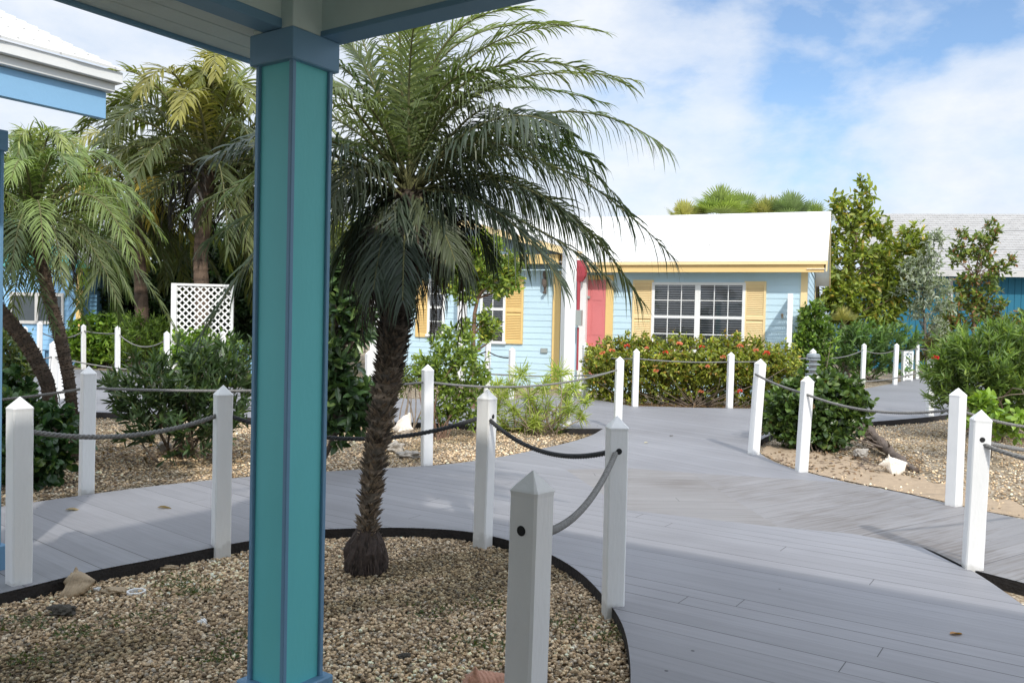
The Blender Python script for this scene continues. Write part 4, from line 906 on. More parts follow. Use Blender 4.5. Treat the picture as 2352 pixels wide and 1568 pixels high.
# gable end triangle
for i in range(12):
    z = EZ + i * 0.145; z2 = z + .145; h2 = (z2 - EZ) / 0.40
    h1 = (z - EZ) / 0.40
    if h2 > 3.2: break
    P = lambda d, n, zz: HO - n_ * d - u_ * n + UP * zz
    b.add([P(h1, .022, z), P(6.6 - h1, .022, z), P(6.6 - h2, .006, z2), P(h2, .006, z2)], [(0, 1, 2, 3)])
b.build('wall', M['siding'], house)
b = MB(); hb(b, 0.005, tL, -6.6, -0.02, 0, EZ); b.build('wall_core', M['dkgable'], house)
b = MB(); hb(b, -.03, .10, -.02, .035, 0, EZ - .01); hb(b, -.034, -.0301, -.13, .02, 0, EZ - .01); b.build('corner_board', M['cream'], house)
b = MB(); hb(b, -.034, -.024, -6.6, -6.45, 0, EZ - .01); b.build('corner_board', M['cream'], house)
# roof
zf = WP(1840, 600, .45)[1]; RZ = zf
run = 3.75; pitch = 0.40; ovh = 0.45; tR = -0.42
tRL = WP(840, 560)[0]
b = MB()
nr = 26; zt = lambda d: RZ + d * pitch
def edge_j(n): return rng.uniform(-.006, .006, n)
for i in range(nr):
    d0 = run * i / nr; d1 = run * (i + 1) / nr + .02; nx = 80; tt = np.linspace(tR, tRL, nx); j = edge_j(nx)
    V = np.array([[hpt(t, ovh - d0 - jj, zt(d0)) for t, jj in zip(tt, j)], [hpt(t, ovh - d0 - jj, zt(d0) + .014) for t, jj in zip(tt, j)], [hpt(t, ovh - d1, zt(d1)) for t in tt]])
    b.grid(V, uv=np.array([[(t, d) for t in tt] for d in (d0, d0, d1)]))
V = np.array([[hpt(t, ovh - run, zt(run) + .004) for t in (tR, tRL)], [hpt(t, ovh - 2 * run, RZ) for t in (tR, tRL)]])
b.grid(V, uv=np.array([[(0, 0), (9, 0)], [(0, 4), (9, 4)]])); b.build('roof', M['roofwhite'], house)
tpR = WP(1306, 600, .45)[0]
b = MB(); hb(b, tR + .06, tpR, ovh - .09, ovh - .03, RZ - .225, RZ - .07, .004); b.build('fascia', M['fascia'], house)
b = MB(); hb(b, tR + .02, tpR, ovh - .07, ovh + .03, RZ - .068, RZ - .004, .004); b.build('gutter_board', M['cream'], house)
b = MB(); hb(b, tR + .07, tRL, .0, ovh - .09, RZ - .17, RZ - .15); b.build('soffit', M['siding'], house)
b = MB()   # rake boards on the gable end
for sgn in (0, 1):
    q0 = [hpt(tR, ovh, RZ - .01), hpt(tR, ovh - run, zt(run) - .005)] if not sgn else [hpt(tR, ovh - 2 * run, RZ - .01), hpt(tR, ovh - run, zt(run) - .005)]
    dn = UP * -.20
    V = [q0[0], q0[1], q0[1] + dn, q0[0] + dn]; V2 = [v + u_ * .03 for v in V]
    b.add(V + V2, [(0, 1, 2, 3), (7, 6, 5, 4), (0, 4, 5, 1), (3, 2, 6, 7), (0, 3, 7, 4), (1, 5, 6, 2)])
b.build('rake_board', M['cream'], house)
b = MB()
for sgn in (0, 1):
    e0 = ovh if not sgn else ovh - 2 * run
    V = [hpt(tR + .035, e0, RZ - .16), hpt(tR + .035, ovh - run, zt(run) - .16), hpt(-.02, ovh - run, zt(run) - .16), hpt(-.02, e0, RZ - .16)]
    b.add(V, [(0, 1, 2, 3)])
b.build('rake_soffit', M['white_far'], house)

def window(root, x0, x1, y0, y1, cols, rows2, sashes=1, label=None):
    """double hung window with blinds; pixel box on the wall"""
    ta, zt_ = WP(x0, y0); tb_, zb_ = WP(x1, y1); t0w, t1w = min(ta, tb_), max(ta, tb_); z0w, z1w = min(zt_, zb_), max(zt_, zb_)
    fr = MB(); fw = .065
    hb(fr, t0w, t1w, .0, .06, z1w - fw, z1w, .003); hb(fr, t0w - .03, t1w + .03, .0, .085, z0w - .02, z0w + fw - .02, .003)
    hb(fr, t0w, t0w + fw, .0, .058, z0w + fw - .018, z1w - fw - .002, .003); hb(fr, t1w - fw, t1w, .0, .058, z0w + fw - .018, z1w - fw - .002, .003)
    W = (t1w - t0w - 2 * fw); cells = []
    if sashes == 2:
        m = (t0w + t1w) / 2; hb(fr, m - .06, m + .06, .0, .058, z0w + fw - .018, z1w - fw - .002, .003)
        cells = [(t0w + fw, m - .06), (m + .06, t1w - fw)]
    else: cells = [(t0w + fw, t1w - fw)]
    o = fr.build('window', M['white_far'], root)
    bk = MB(); hb(bk, t0w + .03, t1w - .03, .004, .024, z0w + .03, z1w - .03); bk.build('dark_interior', M['glassdark'], o)
    sl = MB(); mt = MB(); gl = MB(); zm = (z0w + z1w) / 2
    for c0, c1 in cells:
        k = int((z1w - z0w - 2 * fw) / .052)
        for i in range(k):
            z = z0w + fw + .02 + i * .052
            sl.fbox(HO, u_, n_, UP, c0 + .006, c1 - .006, .026, .030, z, z + .027)
        hb(mt, c0, c1, .034, .054, zm - .03, zm + .03)
        for (za, zb2) in ((z0w + fw - .018, zm - .031), (zm + .031, z1w - fw)):
            for j in range(1, cols):
                t = c0 + (c1 - c0) * j / cols; hb(mt, t - .009, t + .009, .036, .046, za, zb2)
            for j in range(1, rows2):
                z = za + (zb2 - za) * j / rows2; hb(mt, c0, c1, .037, .0455, z - .009, z + .009)
        hb(gl, c0, c1, .032, .0335, z0w + fw - .018, z1w - fw)
    sl.build('blind', M['slat'], o); mt.build('muntin', M['white_far'], o); gl.build('pane', M['glass'], o)
    return o
def shutter(root, x0, x1, y0, y1, mat):
    ta, zt_ = WP(x0, y0); tb_, zb_ = WP(x1, y1); t0w, t1w = min(ta, tb_), max(ta, tb_); z0w, z1w = min(zt_, zb_), max(zt_, zb_)
    mb = MB(); fw = .05; zm = (z0w + z1w) / 2
    for a0, a1 in ((t0w, t0w + fw), (t1w - fw, t1w)): hb(mb, a0, a1, .012, .052, z0w, z1w, .003)
    for z in (z0w, zm - .04, z1w - .08): hb(mb, t0w + fw, t1w - fw, .012, .050, z, z + .08)
    hb(mb, t0w + fw, t1w - fw, .012, .020, z0w + .08, z1w - .08)
    for za, zb2 in ((z0w + .08, zm - .04), (zm + .04, z1w - .08)):
        k = int((zb2 - za) / .04)
        for i in range(k):
            z = za + i * .04; P = lambda t, n, zz: hpt(t, n, zz)
            mb.add([P(t0w + fw, .046, z), P(t1w - fw, .046, z), P(t1w - fw, .022, z + .036), P(t0w + fw, .022, z + .036)], [(0, 1, 2, 3)])
    mb.build('shutter', M[mat], root)
window(house, 1499, 1709, 648, 812, 3, 2, 2)
shutter(house, 1455, 1498, 643, 812, 'cream'); shutter(house, 1711, 1756, 646, 815, 'cream')
window(house, 1106, 1161, 632, 788, 2, 2); shutter(house, 1162, 1201, 636, 790, 'yellow')  # left wing shutters in a darker tone, porch shade put into the paint
window(house, 985, 1022, 640, 772, 2, 2); shutter(house, 958, 984, 640, 774, 'yellow')
def hpx(mb, x0, x1, y0, y1, n0, n1, bev=0.0):
    ta, zt_ = WP(x0, y0); tb_, zb_ = WP(x1, y1); return hb(mb, min(ta, tb_), max(ta, tb_), n0, n1, min(zt_, zb_), max(zt_, zb_), bev)
b = MB(); hpx(b, 1335, 1393, 643, 880, .015, .045); dr_ = None
door = b.build('door', M['reddoor'], house)
b = MB(); hpx(b, 1362, 1384, 700, 770, .046, .052, .002); hpx(b, 1362, 1384, 655, 690, .046, .052, .002); hpx(b, 1340, 1358, 655, 690, .046, .052, .002); hpx(b, 1340, 1358, 700, 770, .046, .052, .002); b.build('door_panel', M['reddoor'], door)
b = MB(); hpx(b, 1350, 1357, 680, 686, .047, .09, .004); b.build('handle', M['greybox'], door)
b = MB(); hpx(b, 1394, 1405, 632, 880, .012, .06, .003); hpx(b, 1330, 1393.5, 632, 642.5, .012, .058, .003); b.build('door_frame', M['yellow'], house)
b = MB(); hpx(b, 1273, 1284, 620, 905, .02, .06, .003); b.build('corner_board', M['yellow'], house)
b = MB(); hpx(b, 1322, 1336, 622, 905, .03, .10); b.build('pilaster', M['siding'], house)
b = MB(); hpx(b, 1336, 1346, 622, 905, .05, .20, .004); b.build('porch_post', M['white_far'], house)
b = MB(); hpx(b, 1243, 1258, 799, 810, .02, .05, .002); b.build('vent', M['greybox'], house)
# wall lantern beside the porch
lb = MB(); c0 = hpt(*[WP(1254, 655)[0], .12, WP(1254, 655)[1]])
for (z0, z1, ra, rb2) in ((.14, .24, .02, .05), (.0, .14, .055, .06), (-.05, .0, .03, .05), (-.2, -.16, .03, .045), (.24, .34, .045, .03)):
    lb.tube(np.array([c0 + UP * z0, c0 + UP * z1]), [ra, rb2], 8)
lb.fbox(c0, u_, n_, UP, -.03, .03, -.1, -.06, -.2, .2); lb.fbox(c0, u_, n_, UP, -.012, .012, -.1, .0, .1, .12)
lb.build('wall_lantern', M['rust'], house, False)
b = MB(); c0 = hpt(WP(1797, 722)[0], .05, WP(1797, 722)[1]); b.tube(np.array([c0 - n_ * .05, c0, c0 + UP * -.08]), [.02, .03, .02], 8); b.build('outdoor_tap', M['shelltan'], house)
# entrance porch: shallow gable roof in front of the left half of the wall
t1 = WP(1290, 700, .42)[0]; t2 = WP(862, 700, .42)[0]
FR = hpt(t1, .42, 0); FL = hpt(t2, .42, 0)
RR = hpt(t1, 0, 0); ex = nz(RR - FR); wl = nz(FL - FR); wl[2] = 0; width = np.linalg.norm(FL - FR)
length = np.linalg.norm(RR - FR); zb0 = At(1290, 606, FR[1])[2]; zb1 = At(1290, 584, FR[1])[2]
b = MB(); pw = .088
def porch_post(c, top, px):
    m_ = MB(); m_.fbox(c, wl, ex, UP, -pw, pw, -pw, pw, -.03, top, .006); return m_.build('porch_post', M['white'], house)
porch_post(FR - wl * .1, zb0 - .002, 0); porch_post(FL, zb1 - .002, 0)
FM = FR + wl * ((At(1037, 800, 17)[0] - FR[0]) / wl[0]); porch_post(FM, zb0 - .002, 0)
b = MB(); b.fbox(FR, wl, ex, UP, pw + .002, width - pw - .002, -.06, .06, zb0, zb1, .003); b.build('porch_beam', M['yellow'], house)
b = MB(); b.fbox(FR, wl, ex, UP, -.05, .05, .062, length - .04, zb0, zb1, .003); b.build('porch_side_beam', M['yellow'], house)
ov = .25; rise = At(1073, 500, FR[1])[2] - At(1290, 572, FR[1])[2]; zE = At(1290, 572, FR[1])[2]; zP = zE + rise
half = width / 2
def pq(a_, d_, z_): return FR + wl * a_ + ex * d_ + UP * z_
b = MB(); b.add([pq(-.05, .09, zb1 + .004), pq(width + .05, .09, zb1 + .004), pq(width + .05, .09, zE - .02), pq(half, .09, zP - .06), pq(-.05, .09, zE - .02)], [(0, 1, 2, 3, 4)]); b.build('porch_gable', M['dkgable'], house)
b = MB()
sl_ = (zP - zE) / (half + .05)
for s_ in (0, 1):
    e = -ov if not s_ else width + ov; ze = zE - (ov - .05) * sl_
    a = [pq(e, -.15, ze), pq(half, -.15, zP), pq(half, length + 2.5, zP), pq(e, length + .4, ze)]
    b.add(a + [p + UP * .05 for p in a], [(0, 1, 2, 3), (4, 7, 6, 5), (0, 4, 5, 1), (3, 2, 6, 7), (0, 3, 7, 4)], uv=[(0, 0), (0, 2), (6, 2), (6, 0)] * 2)
b.build('porch_roof', M['roofwhite'], house)
b = MB()
for s_ in (0, 1):
    e = -ov if not s_ else width + ov; ze = zE - (ov - .05) * sl_
    A_, B_ = pq(e, -.18, ze + .03), pq(half, -.18, zP + .03); dn = UP * -.15
    V = [A_, B_, B_ + dn, A_ + dn]; V2 = [v + ex * .028 for v in V]
    b.add(V + V2, [(0, 1, 2, 3), (7, 6, 5, 4), (0, 4, 5, 1), (3, 2, 6, 7), (0, 3, 7, 4), (1, 5, 6, 2)])
b.build('porch_rake_board', M['cream'], house)
b = MB()
b.fbox(FR, wl, ex, UP, -ov - .025, -ov, -.15, length + .3, zE - (ov - .05) * sl_ - .13, zE - (ov - .05) * sl_ + .04, .003)
b.build('porch_fascia', M['cream'], house)
wp = G(1299, 990, 0); wpm = MB(); wt = At(1299, 556, wp[1])[2]
wpm.fbox(wp, nz(np.array([1, .3, 0])), nz(np.array([-.3, 1, 0])), UP, -.082, .082, -.082, .082, -.03, wt, .008)
single(wpm, 'tall_post', M['white'], wp, 'tall square white post rising from the planted bed beside the red downpipe', 'post')
# red downpipe with hopper and a grey box on the right porch post
pc = hpt(WP(1328, 700, .5)[0], .5, 0)
dp = MB(); zz = lambda y: At(1328, y, pc[1])[2]
dp.tube(np.array([pc + UP * zz(y) for y in (725, 660, 645)]), .042, 12)
dp.tube(np.array([pc - wl * .012 + UP * zz(y) for y in (850, 760, 752)]), .022, 10)
hp = []
hop = [(zz(647), .06, .04), (zz(634), .11, .07), (zz(612), .12, .08), (zz(598), .10, .07)]
dp.grid(np.array([[pc - wl * (w_ * .45) + wl * sx * w_ + ex * sy * d_ + UP * z for sx, sy in ((-1, -1), (1, -1), (1, 1), (-1, 1))] for z, w_, d_ in hop]), closed=True)
dp.build('downpipe', M['redpipe'], house, False)
b = MB(); b.fbox(pc - wl * .03 - ex * .03, wl, ex, UP, -.075, .075, -.06, .06, zz(748), zz(712), .004); b.build('meter_box', M['greybox'], house)

# ------------------------------------------------------------------ right building
RY = 34.0
rbld = thing('building', 'teal boarded building with a long grey shingle roof at the right', 'building', At(2100, 800, RY) * [1, 1, 0])
ra_ = math.radians(9); ru = np.array([math.cos(ra_), -math.sin(ra_), 0]); rn = np.array([-math.sin(ra_), -math.cos(ra_), 0]); RO = At(2000, 760, RY) * [1, 1, 0]
ez = At(2050, 630, RY)[2]
b = MB(); b.fbox(RO, ru, rn, UP, 0, 14, -8, 0, 0, ez)
for i in range(60): b.fbox(RO, ru, rn, UP, i * .24, i * .24 + .225, 0.002, .02, 0, ez - .002)
b.build('wall', M['tealwall'], rbld)
b = MB(); nr = 24; rn_ = 6.6; ps = .46
for i in range(nr):
    d0 = rn_ * i / nr; d1 = rn_ * (i + 1) / nr + .03; nx = 50; tt = np.linspace(-.5, 15, nx); j = rng.uniform(-.012, .012, nx)
    P = lambda t, d, z: RO + ru * t + rn * (.7 - d) + UP * (ez + .12 + z)
    V = np.array([[P(t, d0 + jj, d0 * ps) for t, jj in zip(tt, j)], [P(t, d0 + jj, d0 * ps + .03) for t, jj in zip(tt, j)], [P(t, d1, d1 * ps) for t in tt]])
    b.grid(V, uv=np.array([[(t, d) for t in tt] for d in (d0, d0, d1)]))
b.build('roof', M['roofgrey'], rbld)
b = MB(); b.fbox(RO, ru, rn, UP, -.5, 15, .66, .70, ez - .1, ez + .14); b.build('fascia', M['concrete'], rbld)
for x in (2172,):
    b = MB(); c = At(x, 760, RY - 0.1); d = (c - RO) @ ru; b.fbox(RO, ru, rn, UP, d - .08, d + .08, .021, .05, 0, ez - .1)
    b.build('post_trim', M['concrete'], rbld)

# ------------------------------------------------------------------ far-left cottage
LYY = 25.0
lc = At(176, 700, LYY) * [1, 1, 0]
lh = thing('cottage', 'blue cottage with seafoam gable half hidden behind the leaning palms at far left', 'house', lc)
lu = nz(np.array([-1, 0.05, 0])); ln_ = nz(np.array([-0.05, -1, 0]))
lz = lambda y: At(100, y, LYY)[2]; lx = lambda x: (1 / (F / LYY)) * (176 - x)
b = MB(); clap(b, lc, lu, ln_, 8.0, 0, lz(600)); b.build('wall', M['ltblue'], lh)
b = MB(); b.fbox(lc, lu, ln_, UP, 0.0, 8, -3, -.03, 0, lz(600)); b.build('wall_core', M['ltblue'], lh)
b = MB(); b.add([lc + lu * -.6 + ln_ * .1 + UP * lz(614), lc + lu * 6.5 + ln_ * .1 + UP * lz(614), lc + lu * 2.9 + ln_ * .1 + UP * lz(455)], [(0, 1, 2)]); b.build('gable', M['seafoam'], lh)
b = MB(); b.add([lc + lu * -.55 + ln_ * .3 + UP * lz(612), lc + lu * 2.9 + ln_ * .3 + UP * lz(448), lc + lu * 2.9 - ln_ * 3 + UP * lz(448), lc + lu * -.55 - ln_ * 3 + UP * lz(612), lc + lu * 6.7 + ln_ * .3 + UP * lz(618), lc + lu * 6.7 - ln_ * 3 + UP * lz(618)], [(0, 1, 2, 3), (1, 4, 5, 2)], uv=[(0, 0), (0, 3), (5, 3), (5, 0), (0, 0), (5, 0)]); b.build('roof', M['roofgrey'], lh)
b = MB(); w0, w1 = lx(148), lx(20)
for a0, a1, z0, z1 in ((w0, w1, lz(680), lz(672)), (w0, w1, lz(744), lz(737)), (w0, w0 + .07, lz(737) + .001, lz(680) - .001), (w1 - .07, w1, lz(737) + .001, lz(680) - .001), ((w0 + w1) / 2 - .05, (w0 + w1) / 2 + .05, lz(737) + .001, lz(680) - .001)):
    b.fbox(lc, lu, ln_, UP, a0, a1, .02, .07, min(z0, z1), max(z0, z1))
wo = b.build('window', M['concrete'], lh)
b = MB(); b.fbox(lc, lu, ln_, UP, w0 + .02, w1 - .02, .024, .04, lz(742), lz(674)); b.build('insect_screen', M['screen'], wo)
b = MB(); b.fbox(lc, lu, ln_, UP, -.15, -.01, -.05, .06, 0, lz(612)); b.build('corner_board', M['yellow'], lh)
b = MB()
for i in range(16): b.fbox(lc + ln_ * -.4, lu, ln_, UP, -.38, -.17, -.02, .0, .2 + i * .12, .29 + i * .12)
b.build('shutter', M['blue'], lh)

# ------------------------------------------------------------------ lattice screens
def lattice(label, O, e, w, h, post_w=.1, step=.085, name='lattice_screen', solid=True):
    root = thing(name, label, 'screen', O); O = np.asarray(O, float); e = nz(np.asarray(e, float)); nrm = np.array([e[1], -e[0], 0])
    fr = MB(); fr.fbox(O, e, nrm, UP, 0, post_w, -.05, .05, 0, h, .004); fr.fbox(O, e, nrm, UP, w - .06, w, -.04, .04, 0, h, .004)
    fr.fbox(O, e, nrm, UP, post_w + .001, w - .061, -.04, .04, h - .06, h - .002, .004); fr.fbox(O, e, nrm, UP, post_w + .001, w - .061, -.04, .04, .1, .16, .004); fr.build('frame', M['white_far'], root)
    lt = MB(); x0, x1, z0, z1 = post_w, w - .06, .16, h - .06
    for sgn, off in ((1, .006), (-1, -.006)):
        c = -3.0
        while c < 6:
            # line x + sgn*z = c
            pts = []
            for x in (x0, x1):
                z = (c - x) * sgn
                if z0 <= z <= z1: pts.append((x, z))
            for z in (z0, z1):
                x = c - sgn * z
                if x0 < x < x1: pts.append((x, z))
            if len(pts) >= 2:
                (xa, za), (xb, zb_) = pts[0], pts[1]; L_ = math.hypot(xb - xa, zb_ - za)
                if L_ > .02:
                    a = O + e * xa + UP * za + nrm * off; d = nz(e * (xb - xa) + UP * (zb_ - za)); s2 = np.cross(nrm, d)
                    lt.fbox(a, d, s2, nrm, 0, L_, -.019, .019, -.004, .004)
            c += step * 1.414
    lt.build('lattice', M['white_far'], root)
    return root
LO = At(393, 760, 20.6) * [1, 1, 0]
lattice('white diagonal lattice screen with a solid post left of the teal column', LO, (1, .12, 0), 1.46, At(393, 650, 20.6)[2], .13, .118)
LO2 = At(1813, 760, 16.9) * [1, 1, 0]
lattice('tall narrow white lattice screen at the right corner of the cottage', LO2, np.array([.345, 1, 0]), 1.3, At(1813, 674, 16.9)[2], .13)
LO3 = G(2071, 880, 0)
lattice('low white lattice stub on the far right path', LO3, (1, .3, 0), .36, At(2075, 806, LO3[1])[2], .07)

# ------------------------------------------------------------------ shrubs, hedges, trees
HG = ((.085, .13, .03), (.12, .165, .035), (.06, .10, .025)); OL = ((.030, .052, .022), (.040, .065, .025), (.024, .042, .018), (.07, .10, .03)); DK = ((.022, .045, .018), (.03, .055, .02), (.04, .07, .025))
# bright hedge at far left
Y = 24.0
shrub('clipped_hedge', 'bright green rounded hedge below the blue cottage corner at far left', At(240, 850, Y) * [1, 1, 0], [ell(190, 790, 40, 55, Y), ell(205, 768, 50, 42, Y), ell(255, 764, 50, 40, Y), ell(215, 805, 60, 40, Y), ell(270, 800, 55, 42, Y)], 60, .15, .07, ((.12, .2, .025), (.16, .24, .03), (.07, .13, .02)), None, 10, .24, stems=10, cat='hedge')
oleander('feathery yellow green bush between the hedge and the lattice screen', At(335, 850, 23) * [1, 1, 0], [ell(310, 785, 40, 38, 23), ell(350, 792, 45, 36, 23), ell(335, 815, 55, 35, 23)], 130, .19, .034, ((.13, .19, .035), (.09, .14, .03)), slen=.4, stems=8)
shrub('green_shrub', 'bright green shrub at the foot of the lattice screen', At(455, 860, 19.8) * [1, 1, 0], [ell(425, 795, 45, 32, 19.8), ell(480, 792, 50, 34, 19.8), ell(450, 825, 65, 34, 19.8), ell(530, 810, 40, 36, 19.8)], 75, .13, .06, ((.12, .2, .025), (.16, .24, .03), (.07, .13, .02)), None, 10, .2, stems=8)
# dark thicket behind
for i, (x, y, rx, ry, Y_) in enumerate([(268, 640, 70, 120, 27), (360, 640, 90, 120, 28), (480, 630, 90, 130, 28), (590, 620, 90, 140, 28)]):
    tree('dense_tree', ['dark leafy tree between the blue cottage and the tall palms', 'dark leafy tree behind the bright hedge and feathery bush', 'dark leafy tree behind the lattice screen', 'dark leafy tree hidden behind the teal column'][i], 'tree', At(x, 860, Y_) * [1, 1, 0], [At(x, 760, Y_), At(x + 8, 660, Y_)], [ell(x, y, rx, ry, Y_), ell(x + 20, y + 60, rx, ry * .7, Y_), ell(x - 10, y + 110, rx * .9, ry * .6, Y_)], 36, .24, .10, DK, None, 10, .3, group='dark trees behind the left palms', r=(.12, .04), limbs=16)
# foliage seen between the column and the palm
tree('leafy_tree', 'yellow green tree far behind the palm trunk left of the porch gable', 'tree', At(790, 860, 22) * [1, 1, 0], [At(790, 740, 22), At(795, 640, 22)], [ell(790, 590, 55, 70, 22), ell(830, 560, 50, 60, 22), ell(740, 560, 60, 70, 22), ell(780, 660, 60, 60, 22)], 60, .15, .06, ((.16, .19, .04), (.22, .22, .04), (.10, .13, .03)), None, 10, .3, r=(.1, .03))
tree('leafy_tree', 'green tree beyond the porch gable left of the white roof', 'tree', At(930, 880, 25) * [1, 1, 0], [At(930, 740, 25), At(935, 640, 25)], [ell(900, 560, 80, 80, 25), ell(980, 570, 70, 70, 25), ell(930, 640, 90, 80, 25), ell(850, 640, 70, 80, 25)], 60, .15, .06, HG, None, 10, .3, r=(.1, .03))
for i, (x, Y_, lab) in enumerate([(700, 30, 'green tree far behind the teal column'), (805, 31, 'distant round tree left of the porch gable'), (1010, 34, 'distant tree behind the cottage porch'), (1230, 38, 'distant low tree behind the left end of the white roof'), (-120, 33, 'distant tree beyond the left photo edge')]):
    tree('leafy_tree', lab, 'tree', At(x, 860, Y_) * [1, 1, 0], [At(x, 740, Y_), At(x + 4, 660, Y_)], [ell(x, 650, 70, 70, Y_), ell(x + 45, 700, 60, 50, Y_), ell(x - 45, 710, 60, 50, Y_), ell(x, 735, 80, 35, Y_)], 26, .28, .12, HG, None, 10, .4, r=(.14, .04), limbs=12)
# oleander in the middle bed on the left
oleander('dark green oleander bush in the gravel bed left of the teal column', G(420, 1048, 0), [ell(400, 900, 110, 75, 9.0), ell(480, 920, 95, 85, 9.2), ell(345, 925, 75, 70, 8.9), ell(430, 985, 110, 65, 8.8), ell(540, 880, 60, 75, 9.5)], 215, .125, .026, OL, (.3, .3, .3, .1), .30, 24, 22)  # leaf greens darkened, the palm's shade put into the colour
# round leaved bush far left
shrub('sea_grape_bush', 'low dark round leaved bush at the left edge behind the near post', G(60, 1112, 0), [ell(30, 985, 90, 85, 7.7), ell(110, 1010, 75, 75, 7.6), ell(60, 1060, 90, 55, 7.5), ell(-30, 930, 60, 90, 8), ell(25, 905, 45, 50, 8.2)], 210, .085, .075, ((.03, .065, .022), (.045, .085, .028), (.02, .045, .018), (.11, .16, .04)), (.35, .3, .28, .07), 8, .16, 'wax', 9)
shrub('leafy_bush', 'dull olive bush behind the left leaning trunk at the photo edge', At(10, 930, 10.5) * [1, 1, 0], [ell(0, 830, 60, 70, 10.5), ell(30, 870, 50, 60, 10.5), ell(10, 780, 45, 50, 10.8)], 150, .08, .04, ((.05, .08, .025), (.09, .11, .03)), None, 9, .16, stems=6)
# broad leaved tree just right of the column
Yb = 8.2
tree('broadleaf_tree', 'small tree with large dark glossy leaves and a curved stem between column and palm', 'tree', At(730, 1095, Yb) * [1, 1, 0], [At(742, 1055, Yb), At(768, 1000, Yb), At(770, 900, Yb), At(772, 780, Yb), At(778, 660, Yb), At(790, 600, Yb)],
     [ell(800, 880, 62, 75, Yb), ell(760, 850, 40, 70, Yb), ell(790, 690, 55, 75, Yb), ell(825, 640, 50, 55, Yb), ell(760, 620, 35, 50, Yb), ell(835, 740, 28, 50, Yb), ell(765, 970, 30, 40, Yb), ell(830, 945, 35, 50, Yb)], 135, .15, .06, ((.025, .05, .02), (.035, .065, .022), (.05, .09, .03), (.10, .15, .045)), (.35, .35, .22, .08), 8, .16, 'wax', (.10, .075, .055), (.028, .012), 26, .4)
# little tree in front of the porch
Yt = 14.3
tree('small_tree', 'slender tree with yellow green leaves and twin reddish stems before the porch window', 'tree', At(1088, 925, Yt) * [1, 1, 0], [At(1090, 860, Yt), At(1087, 780, Yt), At(1090, 720, Yt), At(1105, 660, Yt)], [ell(1100, 610, 55, 50, Yt), ell(1150, 640, 50, 40, Yt), ell(1060, 650, 45, 45, Yt), ell(1110, 570, 45, 35, Yt), ell(1170, 610, 30, 30, Yt), ell(1120, 750, 22, 40, Yt), ell(1075, 760, 14, 30, Yt)], 200, .10, .042, ((.15, .21, .035), (.20, .25, .04), (.09, .14, .03), (.32, .30, .05)), (.35, .25, .32, .08), 9, .2, 'leaf', (.22, .13, .085), (.055, .025), 26)
Ys = 11.2
shrub('leafy_shrub', 'upright green shrub in the middle bed just right of the white bed post', G(1004, 1008, 0), [ell(1005, 850, 55, 60, Ys), ell(1040, 800, 45, 55, Ys), ell(1080, 850, 48, 70, Ys), ell(1015, 920, 50, 55, Ys), ell(1075, 930, 40, 50, Ys), ell(985, 860, 35, 40, Ys)], 140, .085, .034, ((.13, .19, .035), (.18, .23, .04), (.085, .13, .028)), None, 9, .18, 'leaf', 12, bark=(.2, .12, .08))
# sapling
shrub('sapling', 'thin bare stemmed sapling with a yellow green top beside the palm trunk', G(936, 1006, 0), [ell(935, 870, 25, 28, 11.4), ell(955, 850, 22, 24, 11.4), ell(920, 890, 18, 22, 11.4)], 150, .07, .025, ((.16, .19, .04), (.10, .13, .03)), None, 8, .14, 'leaf', 9, bark=(.25, .2, .15), cat='plant')
# spiky yellow green plant
yb = G(1240, 998, 0); yY = yb[1]
root = thing('spiky_plant', 'yellow green plant with many feathery tufts on thin stems in the middle bed', 'plant', yb); mb, sm = MB(), MB()
TU = [(1197, 850, 30), (1283, 845, 33), (1318, 880, 26), (1215, 900, 30), (1150, 905, 28), (1250, 880, 24), (1180, 935, 30), (1255, 925, 28), (1305, 930, 24), (1160, 965, 30), (1205, 965, 28), (1335, 950, 20), (1230, 960, 24), (1145, 880, 22), (1180, 990, 26), (1270, 985, 22), (1300, 900, 22), (1228, 935, 26), (1172, 880, 20), (1285, 955, 22), (1140, 935, 24), (1345, 915, 16)]
for x, y, rad in TU:
    dy = rng.uniform(-.25, .25); c = At(x, y, yY + dy); k = F / yY; m = 95; rad *= 1.2; y -= 14
    d = rdir(m); d[:, 2] = d[:, 2] * .8 + .3; d = nz(d)
    P0 = np.repeat(c[None], m, 0) + rng.normal(0, .022, (m, 3)) - UP * rng.uniform(0, .7, (m, 1)) * rad / k
    leaves(mb, P0, d, rad / k * 1.05 * rng.uniform(.7, 1.15, m), .0135, palette(m, [(.36, .44, .075), (.27, .35, .06), (.46, .50, .14)], None, .2), .3, .1, .35)
    limb(sm, yb + [*(rng.normal(0, .12, 2)), -.03], c, .011, .005, (.34, .27, .18), .2)
for k in range(40): limb(sm, yb + [*(rng.normal(0, .14, 2)), -.03], yb + [*(rng.normal(0, .28, 2)), rng.uniform(.2, .6)], .009, .003, (.27, .21, .15), .15)
mb.build('foliage', M['leaf'], root); sm.build('stem', M['bark'], root, True)
